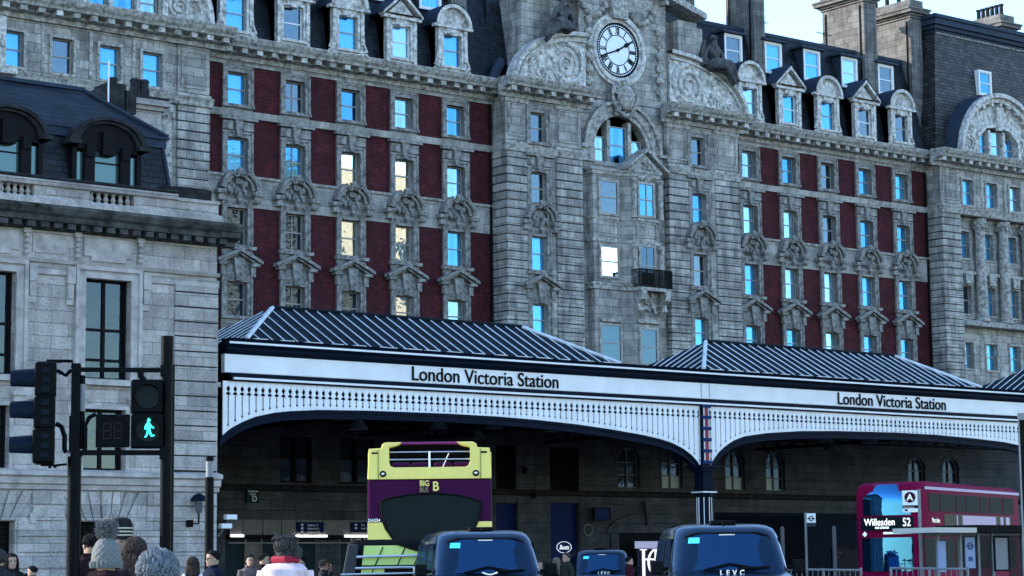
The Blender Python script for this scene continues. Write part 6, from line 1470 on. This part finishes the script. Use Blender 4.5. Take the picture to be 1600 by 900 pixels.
def pinkhood(o,k,H):
    m=MB(); rn=random.Random(5); cm=cloth('white_pink_jacket',(.80,.62,.66))
    rows=[]
    for t,r,z,cy in ((0,.10,1.485,.03),(.2,.15,1.475,.06),(.5,.19,1.43,.09),(.8,.16,1.36,.12),(1,.10,1.30,.12)): rows.append(ring(z*k,r*k*1.1,r*k*.75,0,cy*k,20,lambda a,zz:(.01*math.sin(a*4),.01*math.cos(a*3+zz*9))))
    loft(m,rows); m.build('hood',cm,o,loc=(0,0,0),smooth=True)
    m=MB(); m.tube([(-.09*k,-.05*k,1.50*k),(-.105*k,.04*k,1.52*k),(0,.115*k,1.525*k),(.105*k,.04*k,1.52*k),(.09*k,-.05*k,1.5*k),(0,-.10*k,1.49*k),(-.09*k,-.05*k,1.5*k)],.034*k,8); m.build('scarf',cloth('crimson_scarf',(.30,.008,.03)),o,loc=(0,0,0),smooth=True)
    m=MB(); 
    for i in range(26):
        a=rn.uniform(0,2*PI); r=.05; x,y=r*math.cos(a),r*math.sin(a)+.03; m.tube([(x,y,H-.02),(x*1.6,y*1.3,H+.0),(x*2.0+rn.uniform(-.03,.03),y*1.3,H+rn.uniform(-.02,.02))],[.02,.016,.004],5)
    m.tube([(-.02,.03,H),(-.08,.03,H+.01),(-.09,.03,H+.03)],[.03,.02,.005],6); m.tube([(.02,.03,H),(.07,.03,H+.02),(.10,.03,H+.05)],[.03,.02,.005],6)
    m.blob((-.10,.02,H-.13),.05,.07,.07,None,10,7,.12); m.build('hair_bun',hairm('ash_hair',(.05,.048,.045)),o,loc=(0,0,0),smooth=True)
    m=MB(); m.tube([(.13*k,-.08*k,1.2*k),(.14*k,.02*k,1.46*k),(.13*k,.13*k,1.3*k),(.10*k,.15*k,1.0*k)],.022,6); m.build('bag_strap',M_rubber,o,loc=(0,0,0))
def whitestripe(o,k,H):
    m=MB()
    for s in (-1,1): m.tube([(s*.12*k,.10*k,1.44*k),(s*.20*k,.09*k,1.33*k),(s*.24*k,.06*k,1.2*k)],[.03*k,.045*k,.04*k],8)
    m.build('white_panels',cloth('white_cloth',(.7,.72,.74)),o,loc=(0,0,0),smooth=True)
crowd='people waiting on the near pavement'; far='people walking in front of the station'
BL=('black_hair',(.012,.011,.011)); BR=('brown_hair',(.05,.035,.03)); GR=('grey_hair',(.15,.165,.18)); AS=('ash_hair',(.05,.048,.045))
person(166,15.6,1.50,178,'person in grey cable-knit bobble hat seen from behind, centre of the near crowd',('burgundy_black_coat',(.022,.012,.015)),BR,'short',group=crowd,extra=beanie)
person(247,10.4,1.41,168,'person with curly silver-grey hair seen from behind, right of the bobble hat',('plum_coat',(.04,.018,.03)),GR,'grey',group=crowd)
person(141,25,1.79,-160,'person with short black hair in dark plum coat, left of the bobble hat',('dark_plum_coat',(.020,.010,.013)),BL,'short',group=crowd)
person(189,23,1.80,-20,'person in tall dark cap with cream stripes, right of the bobble hat',('black_coat',(.012,.012,.014)),BL,'short',group=crowd,extra=tallcap,skc=(.28,.17,.12))
person(210,18,1.62,-170,'person with long loose brown hair between bobble hat and silver hair',('black_coat',(.012,.012,.014)),BR,'long',group=crowd)
person(301,34,1.60,178,'person with long dark hair and black jacket with white panels, before the office',('black_coat',(.012,.012,.014)),BR,'long',extra=whitestripe)
person(332,33,1.68,-68,'person with glasses and short dark hair looking left, by the slim column',('navy_coat',(.010,.014,.03)),BL,'short',extra=glasses)
person(18,34,1.68,12,'person with long dark hair facing us at the far left edge',('black_coat',(.012,.012,.014)),BL,'long',skc=(.42,.25,.19))
person(-3,30,1.68,150,'grey-haired person half cut off by the left edge of the photo',('charcoal_coat',(.03,.03,.032)),AS,'grey')
person(50,45,1.55,-110,'short person with black hair low beside the left louvred opening',('charcoal_coat',(.03,.03,.032)),BL,'short')
person(391,46,1.74,8,'young person in mauve grey coat facing us under the shop lights',('mauve_coat',(.13,.095,.10)),BL,'short',group=far)
person(413,44,1.74,75,'person with dark hair in profile just left of the pink jacket',('black_coat',(.012,.012,.014)),BL,'short',group=far)
person(446,19,1.63,176,'person in white and pink hooded jacket with crimson scarf seen from behind',('white_pink_jacket',(.80,.62,.66)),AS,'curly',extra=pinkhood)
person(470,42,1.68,-60,'person in dark blue jacket looking left, just right of the pink jacket',('blue_jacket',(.010,.02,.045)),BL,'short',group=far)
person(507,47,1.62,80,'person raising a hand to the mouth, alone between pink jacket and yellow bus',('fur_dark_coat',(.03,.032,.04)),AS,'curly',group=far,pose='mouth')
person(857,58,1.68,-150,'hooded person in dark coat, leftmost of three between the left cab and far cab',('black_coat',(.012,.012,.014)),BR,'long',group=far)
person(869,60,1.70,-130,'person with fair hair, middle of three between the left cab and far cab',('charcoal_coat',(.03,.03,.032)),('fair_hair',(.20,.15,.10)),'long',group=far)
person(885,58,1.82,-60,'tall person in olive jacket, rightmost of three beside the far cab',('olive_jacket',(.03,.035,.028)),AS,'short',group=far)
person(984,66,1.74,90,'person in maroon coat between the far cab and the lettered poster',('maroon_coat',(.05,.010,.022)),BL,'short',group=far)
person(843,60,1.62,30,'person in pale jacket half hidden behind the left cab',('white_cloth',(.7,.72,.74)),AS,'short',group=far)
